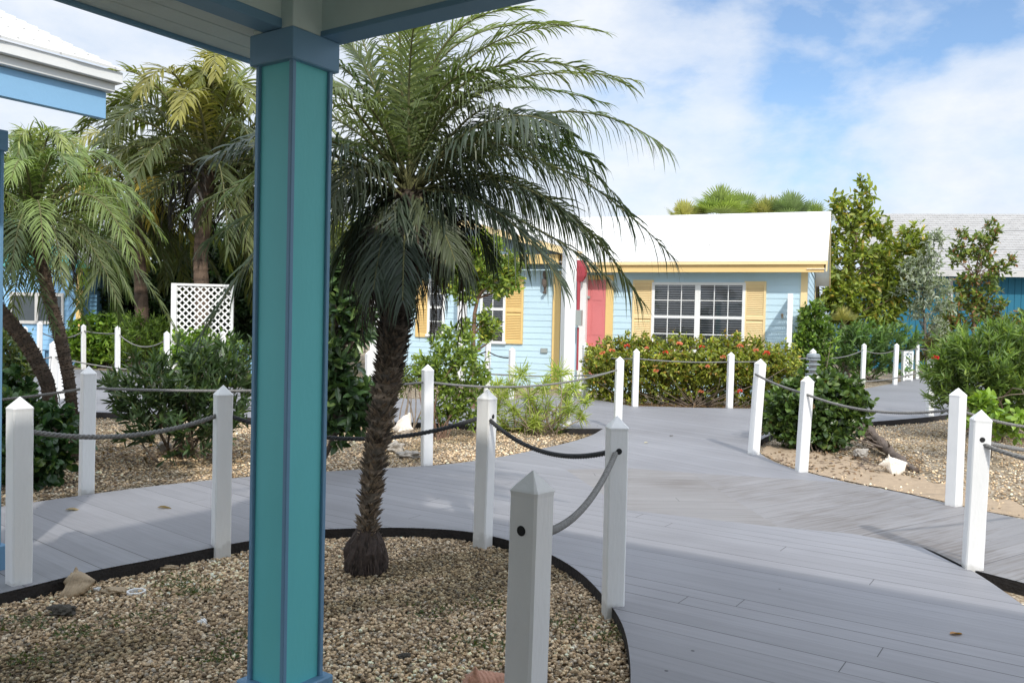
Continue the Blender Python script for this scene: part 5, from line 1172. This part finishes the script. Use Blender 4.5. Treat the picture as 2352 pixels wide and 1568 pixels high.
# flowering hedge
Yh = 16.3
hx = np.linspace(1372, 1800, 13)
ells = []
for i, x in enumerate(hx):
    top = 772 + (12 if i in (0,) else 0) + (14 if i > 10 else 0) + rng.uniform(-3, 3)
    ells += [ell(x, top + 42, 32, 44, Yh + .3, 1.1), ell(x, 880, 30, 50, Yh + .2, 1.1), ell(x, 845, 30, 40, Yh - .1, .8)]
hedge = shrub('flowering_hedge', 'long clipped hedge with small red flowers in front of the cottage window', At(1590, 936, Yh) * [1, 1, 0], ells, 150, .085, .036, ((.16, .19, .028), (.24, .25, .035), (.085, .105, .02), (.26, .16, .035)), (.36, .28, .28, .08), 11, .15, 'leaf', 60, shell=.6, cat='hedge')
for x, y in [(1358, 792), (1384, 812), (1405, 806), (1440, 795), (1485, 800), (1528, 810), (1560, 792), (1506, 852), (1612, 797), (1660, 820), (1700, 795), (1735, 806), (1760, 812), (1625, 842), (1700, 900), (1610, 900)]:
    fl = MB(); flower_head(fl, At(x, y, Yh - .45), rng.uniform(.04, .065), (.62, .09, .05) if rng.random() < .7 else (.7, .25, .15)); fl.build('flower', M['petal'], hedge)
# round sea grape shrub in the right bed
Yr = 10.9
shrub('sea_grape_bush', 'round glossy shrub behind the bright white post in the right bed', G(1880, 1040, 0), [ell(1870, 940, 92, 72, Yr), ell(1925, 935, 68, 75, Yr), ell(1812, 945, 58, 68, Yr), ell(1870, 992, 92, 42, Yr), ell(1905, 895, 50, 38, Yr)], 280, .085, .07, ((.045, .08, .02), (.065, .105, .024), (.028, .05, .015), (.10, .14, .032), (.13, .08, .03)), (.34, .3, .24, .1, .02), 8, .15, 'wax', 10)
# low shrub by the lattice and cottage corner
Yc = 17.8
shrub('leafy_shrub', 'bright green shrub against the right corner of the cottage', At(1868, 880, Yc) * [1, 1, 0], [ell(1868, 735, 34, 42, Yc, .35), ell(1852, 790, 28, 50, Yc, .35), ell(1885, 790, 33, 50, Yc, .4), ell(1870, 845, 40, 40, Yc, .4)], 150, .12, .05, ((.10, .17, .03), (.15, .22, .035), (.05, .09, .02)), None, 9, .2, 'leaf', 10)
oleander('feathery mid green oleander behind the far right rope', At(1990, 880, 25.5) * [1, 1, 0], [ell(1940, 808, 55, 42, 25.5), ell(1995, 803, 60, 42, 25.5), ell(2050, 808, 42, 38, 25.5), ell(1990, 845, 80, 36, 25.5)], 85, .22, .046, ((.07, .12, .035), (.10, .16, .045), (.05, .09, .03)), slen=.5, stems=20)
# trees by the right building
Yq = 27.5
YG = ((.17, .215, .035), (.23, .255, .04), (.11, .145, .03), (.28, .21, .035))
tree('tall_tree', 'tall yellow green tree right of the white gable reaching above the roofs', 'tree', At(1945, 850, Yq) * [1, 1, 0], [At(1946, 760, Yq), At(1950, 660, Yq), At(1965, 560, Yq), At(1975, 470, Yq)],
     [ell(1960, 480, 32, 28, Yq), ell(1925, 470, 26, 22, Yq), ell(1985, 440, 16, 28, Yq), ell(1995, 500, 22, 30, Yq), ell(1940, 530, 32, 35, Yq), ell(1925, 600, 38, 50, Yq), ell(1985, 600, 50, 45, Yq), ell(2040, 600, 40, 40, Yq), ell(2070, 560, 28, 22, Yq), ell(2020, 530, 28, 22, Yq), ell(1950, 680, 55, 50, Yq), ell(2020, 670, 50, 45, Yq), ell(1985, 740, 55, 40, Yq), ell(2040, 720, 30, 35, Yq), ell(2095, 530, 20, 16, Yq), ell(2095, 610, 34, 44, Yq), ell(2065, 665, 40, 44, Yq), ell(2110, 560, 20, 20, Yq), ell(1920, 690, 35, 60, Yq)], 36, .21, .09, YG, (.34, .28, .3, .06), 10, .42, 'leaf', (.2, .13, .09), (.10, .03), 40)
Y5 = 27.0
SV = ((.22, .25, .19), (.16, .19, .15), (.28, .30, .24))
tree('silver_tree', 'silvery grey leaved tree in front of the teal wall', 'tree', At(2130, 850, Y5) * [1, 1, 0], [At(2126, 770, Y5), At(2120, 690, Y5), At(2130, 620, Y5)], [ell(2120, 620, 36, 40, Y5), ell(2145, 560, 20, 36, Y5), ell(2100, 670, 42, 36, Y5), ell(2150, 660, 36, 30, Y5), ell(2130, 715, 40, 26, Y5), ell(2090, 625, 26, 28, Y5), ell(2170, 700, 22, 22, Y5), ell(2155, 760, 26, 30, Y5)], 55, .15, .05, SV, None, 9, .32, 'leaf', (.16, .14, .12), (.06, .02), 30)
Y6 = 28
tree('leafy_tree', 'loose reddish green tree in front of the grey shingle roof at right', 'tree', At(2235, 850, Y6) * [1, 1, 0], [At(2235, 780, Y6), At(2240, 690, Y6), At(2245, 610, Y6)], [ell(2215, 560, 18, 36, Y6), ell(2255, 575, 24, 40, Y6), ell(2280, 530, 14, 30, Y6), ell(2195, 590, 14, 26, Y6), ell(2240, 660, 45, 40, Y6), ell(2290, 620, 28, 22, Y6), ell(2210, 720, 55, 36, Y6), ell(2270, 700, 36, 36, Y6), ell(2320, 600, 10, 14, Y6), ell(2180, 760, 40, 26, Y6), ell(2300, 745, 26, 26, Y6), ell(2350, 740, 26, 28, Y6)], 46, .17, .075, ((.10, .14, .03), (.15, .18, .035), (.06, .09, .025), (.22, .11, .05)), (.33, .25, .27, .15), 9, .34, 'leaf', (.2, .12, .09), (.05, .02), 34)
fan_palm('small yellow fan palm under the tall yellow green tree', 1936, 735, 27, .6, FPY, 12, None)
# dark underplanting to close the gaps near the teal wall
shrub('leafy_bush', 'dark bush between the low oleander and the teal wall', At(2150, 860, 27) * [1, 1, 0], [ell(2140, 800, 40, 30, 27), ell(2170, 810, 40, 40, 27)], 60, .16, .07, ((.08, .09, .03), (.14, .1, .05), (.05, .07, .025)), None, 9, .3, stems=6)
# big oleander at right
Yo = 12.3
big = oleander('big dense oleander at the right photo edge behind the ropes', G(2260, 985, 0) * [1, 1, 0], [ell(2270, 862, 115, 78, Yo), ell(2222, 870, 68, 78, Yo), ell(2340, 845, 110, 80, Yo + .2), ell(2250, 920, 110, 70, Yo), ell(2370, 910, 100, 80, Yo), ell(2290, 812, 75, 42, Yo + .3), ell(2192, 845, 36, 44, Yo)], 230, .15, .020, ((.075, .12, .028), (.105, .155, .035), (.05, .08, .025), (.15, .19, .045)), (.33, .3, .27, .1), .32, 28, 26)
for x, y in ((2148, 822),): fl = MB(); flower_head(fl, At(x, y, Yo - .9), .045, (.55, .02, .03)); fl.build('flower', M['petal'], big)
shrub('leafy_plant', 'light green leafy plant at the foot of the big oleander', G(2270, 1010, 0), [ell(2245, 925, 26, 26, 10), ell(2285, 950, 40, 28, 10), ell(2330, 975, 40, 28, 10), ell(2250, 975, 30, 24, 10)], 120, .11, .06, ((.16, .24, .03), (.11, .18, .03)), None, 8, .16, 'leaf', 8, cat='plant')

# ------------------------------------------------------------------ small things
def subdiv(v, f):
    v = list(map(tuple, v)); fs = []; mid = {}
    def md(a, b):
        k = (min(a, b), max(a, b))
        if k not in mid: mid[k] = len(v); v.append(tuple(nz((np.array(v[a]) + np.array(v[b])) / 2)))
        return mid[k]
    for a, b, c in f:
        x, y, z = md(a, b), md(b, c), md(c, a); fs += [(a, x, z), (b, y, x), (c, z, y), (x, y, z)]
    return np.array(v), np.array(fs)
IV3, IF3 = subdiv(*subdiv(IV2, IF2))
def rockmesh(c, r, squash, seed):
    rg = np.random.default_rng(seed); V = IV3.copy(); f = np.ones(len(V))
    for o_ in range(5):
        k = rg.standard_normal((4, 3)) * 1.5 * 1.9 ** o_; ph = rg.uniform(0, 6, 4)
        f += sum(0.13 * 0.58 ** o_ * (1 - 2 * np.abs(np.sin(V @ k[i] + ph[i]))) for i in range(4)) * .8
    return np.asarray(c) + V * f[:, None] * np.array(r) * squash, IF3
def rock(px, py, r, label, mat='rock', name='rock', sq=(1, .8, .6), cat='rock', seed=1, sink=.3):
    c = G(px, py, 0) + UP * (.010 if py > 1280 else 0); mb = MB(); V, f2 = rockmesh(c + UP * r * sq[2] * (1 - sink), r, np.array(sq), seed); mb.add(V, f2)
    return single(mb, name, M[mat], c, label, cat, None, True)
def conch(c, size, rotz, roll, label, mat):
    """shell lying on its side: stepped spire, knobbed shoulder, tapering canal and a flared lip"""
    nt_, na = 90, 72; t = np.linspace(0, 1, nt_)[:, None]; a = np.linspace(0, 2 * PI, na, endpoint=False)[None, :]
    r = np.interp(t, [0, .08, .2, .34, .42, .6, .8, .93, 1], [.005, .07, .17, .30, .33, .27, .16, .09, .04]) + 0 * a
    ph = t * 22 + a; r = r + np.where(t < .36, .018 * np.abs(np.sin(ph * .5)), 0)
    kn = np.clip(np.cos(a * 4.5 + t * 3), 0, 1) ** 3
    r = r + kn * (.15 * np.exp(-((t - .38) / .045) ** 2) + .07 * np.exp(-((t - .26) / .03) ** 2) + .04 * np.exp(-((t - .17) / .025) ** 2))
    lip = np.exp(-((a - 1.3) / .42) ** 2) * np.interp(t, [.25, .38, .6, .85, .95], [0, .8, 1, .7, 0]); r = r + .42 * lip
    ap = np.exp(-((a - 2.3) / .35) ** 2) * np.interp(t, [.35, .5, .8, .95], [0, 1, .8, 0]); r = r - .13 * ap
    r = r * (1 + .03 * np.sin(t * 70) * (t > .3)) + rng.normal(0, .004, r.shape)
    V = np.stack([(t - .5) * 1.25 + 0 * a, r * np.cos(a), r * np.sin(a)], -1) * size
    Rm = Matrix.Rotation(rotz, 3, 'Z') @ Matrix.Rotation(roll, 3, 'X') @ Matrix.Rotation(.12, 3, 'Y')
    V = V @ np.array(Rm).T; V[..., 2] -= V[..., 2].min() + .012; V += np.asarray(c)
    mb = MB(); mb.grid(V, closed=True)
    return single(mb, 'conch_shell', M[mat], c, label, 'shell', None, True)
conch(G(1106, 1622, 0), .19, .5, 2.6, 'large pinkish brown conch shell at the bottom photo edge left of the nearest post', 'shellpink')
conch(G(182, 1364, 0), .17, -.35, 2.4, 'tan broken conch shell on the gravel near the left post', 'shelltan')
conch(G(2050, 1088, 0), .23, -.3, 2.6, 'bleached white conch shell on the sand of the right bed', 'shell')
conch(G(925, 1030, 0) + UP * .12, .27, 2.4, .8, 'white conch shell resting on rocks beyond the palm trunk', 'shell')
rock(905, 1040, .14, 'brown grey rock under the white conch beyond the palm', 'rock', seed=3)
rock(940, 1053, .15, 'flat pale rock right of the palm trunk by the bed edge', 'rock', sq=(1.15, .7, .42), seed=4)
rock(378, 1035, .11, 'grey rock half hidden below the left oleander', 'rock', seed=5)
rock(145, 1418, .07, 'dark brown lump on the near gravel', 'rockdark', sq=(1.2, .8, .5), seed=6)
rock(222, 1361, .025, 'small white stone beside the tan shell', 'white', seed=7, name='pebble_stone', cat='stone')
rock(466, 1440, .026, 'small square white stone in the middle of the near gravel', 'white', sq=(1, 1, .8), seed=8, name='pebble_stone', cat='stone')
rock(928, 1520, .035, 'dark stone in the near gravel right of the column', 'rockdark', seed=9)
rock(390, 1312, .05, 'tan coral chunk near the deck edge left of the column', 'shelltan', sq=(1.3, .7, .4), seed=10)
rock(262, 1366, .055, 'brown coral chunk just left of the white pipe ring', 'shelltan', sq=(1.4, .8, .4), seed=12)
rock(1975, 1052, .10, 'grey and red weathered stump end at the foot of the round shrub', 'rock', sq=(1, .8, .8), seed=13)
# pipe ring
c = G(313, 1366, 0) + UP * .016; mb = MB(); a = np.linspace(0, 2 * PI, 28, endpoint=False)
mb.grid(np.array([[(c[0] + r1 * math.cos(t), c[1] + r1 * math.sin(t), z) for t in a] for r1, z in ((.047, -.02), (.05, .024), (.045, .027), (.040, .024), (.040, -.02))]), closed=True)
single(mb, 'pipe_ring', M['white'], c, 'short white plastic pipe end set in the near gravel', 'pipe')
# driftwood root
root = thing('driftwood', 'dark fallen root trunk with splintered end behind the white conch', 'driftwood', G(2030, 1060, 0)); mb = MB()
pA, pB, pC = G(1985, 1020, 0) + UP * .22, G(2040, 1050, 0) + UP * .08, G(2105, 1082, 0) + UP * .01
path = qbez(pA, pB, pC, 24); path += rng.normal(0, .008, path.shape); mb.tube(path, np.linspace(.085, .03, 24) * (1 + .15 * rng.standard_normal(24)), 12)
for k in range(36):
    s0 = path[rng.integers(0, 12)]; limb(mb, s0, s0 + np.array([rng.normal(-.12, .14), rng.normal(0, .12), rng.uniform(-.1, .16)]), .016, .003, None, .2)
mb.build('trunk', M['wood'], root, True)
mb = MB()
for k in range(70):
    p = G(1990 + rng.normal(0, 40), 1062 + rng.normal(0, 10), 0) + UP * .01; a_ = rng.uniform(0, PI); mb.tube(np.array([p, p + [math.cos(a_) * .09, math.sin(a_) * .09, rng.uniform(-.005, .03)]]), [.004, .002], 4)
mb.build('twig', M['wood'], root)['kind'] = 'stuff'
# louvred path lamp
lb_ = G(1864, 985, 0); lb_ = At(1864, 960, 12.3) * [1, 1, 0]
root = thing('path_lamp', 'grey louvred path lamp on a post behind the round glossy shrub', 'lamp', lb_); k = 12.3 / F
zc = At(1864, 814, 12.3)[2]
mb = MB(); mb.tube(np.array([lb_, lb_ + UP * (zc - .30)]), [.06, .06], 16); mb.build('pole', M['lamp'], root, True)
for i in range(4):
    mb = MB(); z = zc - .075 - i * .072
    a = np.linspace(0, 2 * PI, 28, endpoint=False)
    mb.grid(np.array([[(lb_[0] + r1 * math.cos(t), lb_[1] + r1 * math.sin(t), z + dz) for t in a] for r1, dz in ((.06, .028), (.105, .004), (.108, -.003), (.06, .02))]), closed=True); mb.build('louvre', M['lamp'], root, True)
mb = MB(); mb.tube(np.array([lb_ + UP * (zc - .32), lb_ + UP * (zc - .03)]), [.052, .052], 16); mb.build('lens', M['concrete'], root, True)
mb = MB(); a = np.linspace(0, 2 * PI, 28, endpoint=False); mb.grid(np.array([[(lb_[0] + r1 * math.cos(t), lb_[1] + r1 * math.sin(t), zc + dz) for t in a] for r1, dz in ((.095, -.045), (.095, -.01), (.08, .012), (.001, .018))]), closed=True); mb.build('lamp_cap', M['lamp'], root, True)
# chairs on the far paths
def chair(label, pos, rz, mat, sc=1.0):
    root = thing('garden_chair', label, 'chair', pos); pos = np.asarray(pos, float)
    X = np.array([math.cos(rz), math.sin(rz), 0]); Yv = np.array([-math.sin(rz), math.cos(rz), 0])   # Yv points to the back
    mb = MB()
    for i in range(5): mb.fbox(pos, X, nz(Yv * .94 - UP * .2), nz(UP * .94 + Yv * .2), -.26, .26, -.25 + i * .1, -.16 + i * .1, .36, .38)
    mb.build('seat', M[mat], root); mb = MB(); bd = nz(UP * .92 + Yv * .38); bn = np.cross(X, bd)
    for i in range(6):
        hgt = .72 - .05 * abs(i - 2.5) ** 1.4; mb.fbox(pos + Yv * .24 + UP * .28, X, bn, bd, -.27 + i * .09, -.19 + i * .09, -.01, .01, 0, hgt, .004)
    mb.build('backrest', M[mat], root)
    for s_ in (-1, 1):
        mb = MB(); mb.fbox(pos, X, Yv, UP, s_ * .33 - .045, s_ * .33 + .045, -.38, .36, .56, .58, .004); mb.build('armrest', M[mat], root)
        mb = MB(); mb.fbox(pos, X, Yv, UP, s_ * .30 - .015, s_ * .30 + .015, -.33, -.24, 0, .558); mb.build('leg', M[mat], root)
        mb = MB(); mb.fbox(pos, X, Yv, UP, s_ * .30 - .015, s_ * .30 + .015, .24, .33, 0, .558); mb.build('leg', M[mat], root)
chair('light blue slatted garden chair right of the lattice screen', At(558, 830, 20.3) * [1, 1, 0], PI, 'ltblue')
chair('dark blue slatted garden chair under the blue cottage window', At(66, 850, 21.5) * [1, 1, 0], 2.6, 'blue')
# fallen leaves
def fallen(px, py, z, L_, col, label, ang):
    c = G(px, py, z) + UP * .006; mb = MB(); d = np.array([[math.cos(ang), math.sin(ang), .12]])
    leaves(mb, c[None], d, L_, L_ * .5, np.array([col]), 3.0, .35, .2)
    return single(mb, 'fallen_leaf', M['petal'], c, label, 'leaf', 'fallen leaves on the boardwalk')
fallen(2183, 1458, DZ, .075, (.36, .17, .04), 'curled orange brown leaf on the near boardwalk at lower right', .4)
fallen(150, 1172, DZ, .11, (.30, .22, .11), 'pale brown leaf on the left path beside the far left near post', .3)
fallen(362, 1167, DZ, .11, (.32, .21, .1), 'tan leaf in the sunlit patch of the left path', .2)
fallen(580, 1235, DZ, .09, (.34, .3, .26), 'greyish leaf on the left path near the column foot', .1)
fallen(1480, 1018, DZ, .07, (.5, .45, .3), 'tiny yellow leaf on the path toward the cottage', .7)
fallen(1545, 1002, DZ, .07, (.12, .1, .08), 'tiny dark leaf on the path toward the cottage', 2.0)
# weeds in the near gravel
mb = MB()
for x, y, r1 in ((70, 1440, .09), (165, 1465, .07), (560, 1480, .1), (330, 1432, .1), (410, 1345, .09), (990, 1420, .1), (1130, 1395, .08), (1105, 1490, .12), (1260, 1440, .09), (505, 1525, .08), (1410, 1470, .08), (440, 1366, .07), (60, 1530, .08)):
    m = 90; c = G(x, y, 0); P0 = c + np.c_[rng.normal(0, r1, (m, 2)) * [1, .8], np.full(m, .028)]; d = rdir(m); d[:, 2] = np.abs(d[:, 2]) * .6 + .1
    leaves(mb, P0, d, .026, .008, palette(m, [(.06, .09, .025), (.10, .12, .04)], None, .3), .5)
tag(mb.build('weeds', M['leaf']), 'tiny green weeds sprouting through the foreground pebbles', 'weeds', kind='stuff')
# leaf litter on the sand and under hedges
mb = MB(); m = 2600
px = np.concatenate([rng.uniform(1380, 1780, 1400), rng.uniform(1740, 2120, 600), rng.uniform(150, 560, 600)]); py = np.concatenate([rng.normal(934, 4, 1400), rng.normal(1062, 16, 600), rng.normal(1030, 25, 600)])
P0 = np.array([G(x, y, .02 if y > 960 else .03) for x, y in zip(px, py)]); P0[:1400, 1] += .35; d = rdir(m); d[:, 2] *= .25
leaves(mb, P0, d, .05, .022, palette(m, [(.13, .075, .04), (.2, .12, .06), (.08, .05, .03), (.28, .17, .08)], None, .3), 1.5)
tag(mb.build('leaf_litter', M['petal']), 'brown dry leaf litter under the hedge and shrubs', 'leaf litter', kind='stuff')

# ------------------------------------------------------------------ light
SUN_AZ, SUN_EL = math.radians(13), math.radians(41)     # azimuth to the right of straight behind the camera
sd = np.array([math.sin(SUN_AZ) * math.cos(SUN_EL), -math.cos(SUN_AZ) * math.cos(SUN_EL), math.sin(SUN_EL)])
ld = bpy.data.lights.new('sun', 'SUN'); ld.energy = 3.2; ld.angle = math.radians(1.6); ld.color = (1, .955, .88)
lo = bpy.data.objects.new('sun', ld); COL.objects.link(lo); lo.location = (5, -10, 20)
lo.rotation_euler = Vector(-sd).to_track_quat('-Z', 'Y').to_euler()
w = bpy.data.worlds.new('World'); S.world = w; w.use_nodes = True; nt = w.node_tree; nt.nodes.clear(); L = nt.links.new
out = nt.nodes.new('ShaderNodeOutputWorld'); bg = nt.nodes.new('ShaderNodeBackground'); L(bg.outputs[0], out.inputs[0]); bg.inputs[1].default_value = 0.15
sky = nt.nodes.new('ShaderNodeTexSky'); sky.sky_type = 'NISHITA'; sky.sun_disc = False; sky.sun_elevation = SUN_EL; sky.sun_rotation = math.atan2(sd[0], sd[1]); sky.ozone_density = 1.6; sky.dust_density = 0.5
tc = N(nt, 'ShaderNodeTexCoord'); mp = N(nt, 'ShaderNodeMapping'); mp.inputs['Scale'].default_value = (1, 1, 1.9); L(tc.outputs['Generated'], mp.inputs[0])
n1 = N(nt, 'ShaderNodeTexNoise', i_Scale=2.6, i_Detail=10.0, i_Roughness=0.56, i_Distortion=0.15); L(mp.outputs[0], n1.inputs[0]); mp.inputs['Location'].default_value = (7.7, 3.1, 1.3); mp.inputs['Rotation'].default_value = (0, 0, math.radians(11))
r1 = ramp(nt, [(0.33, (0.05, 0.05, 0.05)), (0.41, (.68, .68, .68)), (0.52, (1, 1, 1))]); L(n1.outputs[0], r1.inputs[0])
n2 = N(nt, 'ShaderNodeTexNoise', i_Scale=9.0, i_Detail=8.0, i_Roughness=0.6); L(mp.outputs[0], n2.inputs[0])
r2 = ramp(nt, [(0.28, (5.0, 5.6, 6.5)), (0.60, (6.4, 6.6, 6.9))]); L(n2.outputs[0], r2.inputs[0])
cm = N(nt, 'ShaderNodeMath', operation='MULTIPLY', i_1=0.92); L(r1.outputs[0], cm.inputs[0])
tm = N(nt, 'ShaderNodeMixRGB', blend_type='MULTIPLY', i_0=1.0); L(sky.outputs[0], tm.inputs[1]); tm.inputs[2].default_value = (0.97, 1.10, 1.20, 1)
sz0 = N(nt, 'ShaderNodeSeparateXYZ'); L(tc.outputs['Generated'], sz0.inputs[0])
hz = N(nt, 'ShaderNodeMapRange', i_1=0.02, i_2=0.26, i_3=1.0, i_4=0.0); L(sz0.outputs[2], hz.inputs[0])
hm = N(nt, 'ShaderNodeMixRGB'); L(hz.outputs[0], hm.inputs[0]); L(tm.outputs[0], hm.inputs[1]); hm.inputs[2].default_value = (3.7, 4.95, 6.5, 1)
mx = N(nt, 'ShaderNodeMixRGB'); L(cm.outputs[0], mx.inputs[0]); L(hm.outputs[0], mx.inputs[1]); L(r2.outputs[0], mx.inputs[2])
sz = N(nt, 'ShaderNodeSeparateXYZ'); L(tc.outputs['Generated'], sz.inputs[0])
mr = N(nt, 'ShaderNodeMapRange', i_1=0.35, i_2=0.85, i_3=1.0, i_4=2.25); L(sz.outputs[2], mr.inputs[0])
bo = N(nt, 'ShaderNodeVectorMath', operation='SCALE'); L(mx.outputs[0], bo.inputs[0]); L(mr.outputs[0], bo.inputs['Scale'])   # sky brightened overhead, out of view, to add fill in the shade
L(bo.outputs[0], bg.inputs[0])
S.view_settings.view_transform = 'Standard'; S.view_settings.look = 'None'; S.view_settings.exposure = 0
S.render.engine = 'CYCLES'
S.cycles.max_bounces = 8; S.cycles.transparent_max_bounces = 12; S.cycles.use_denoising = True
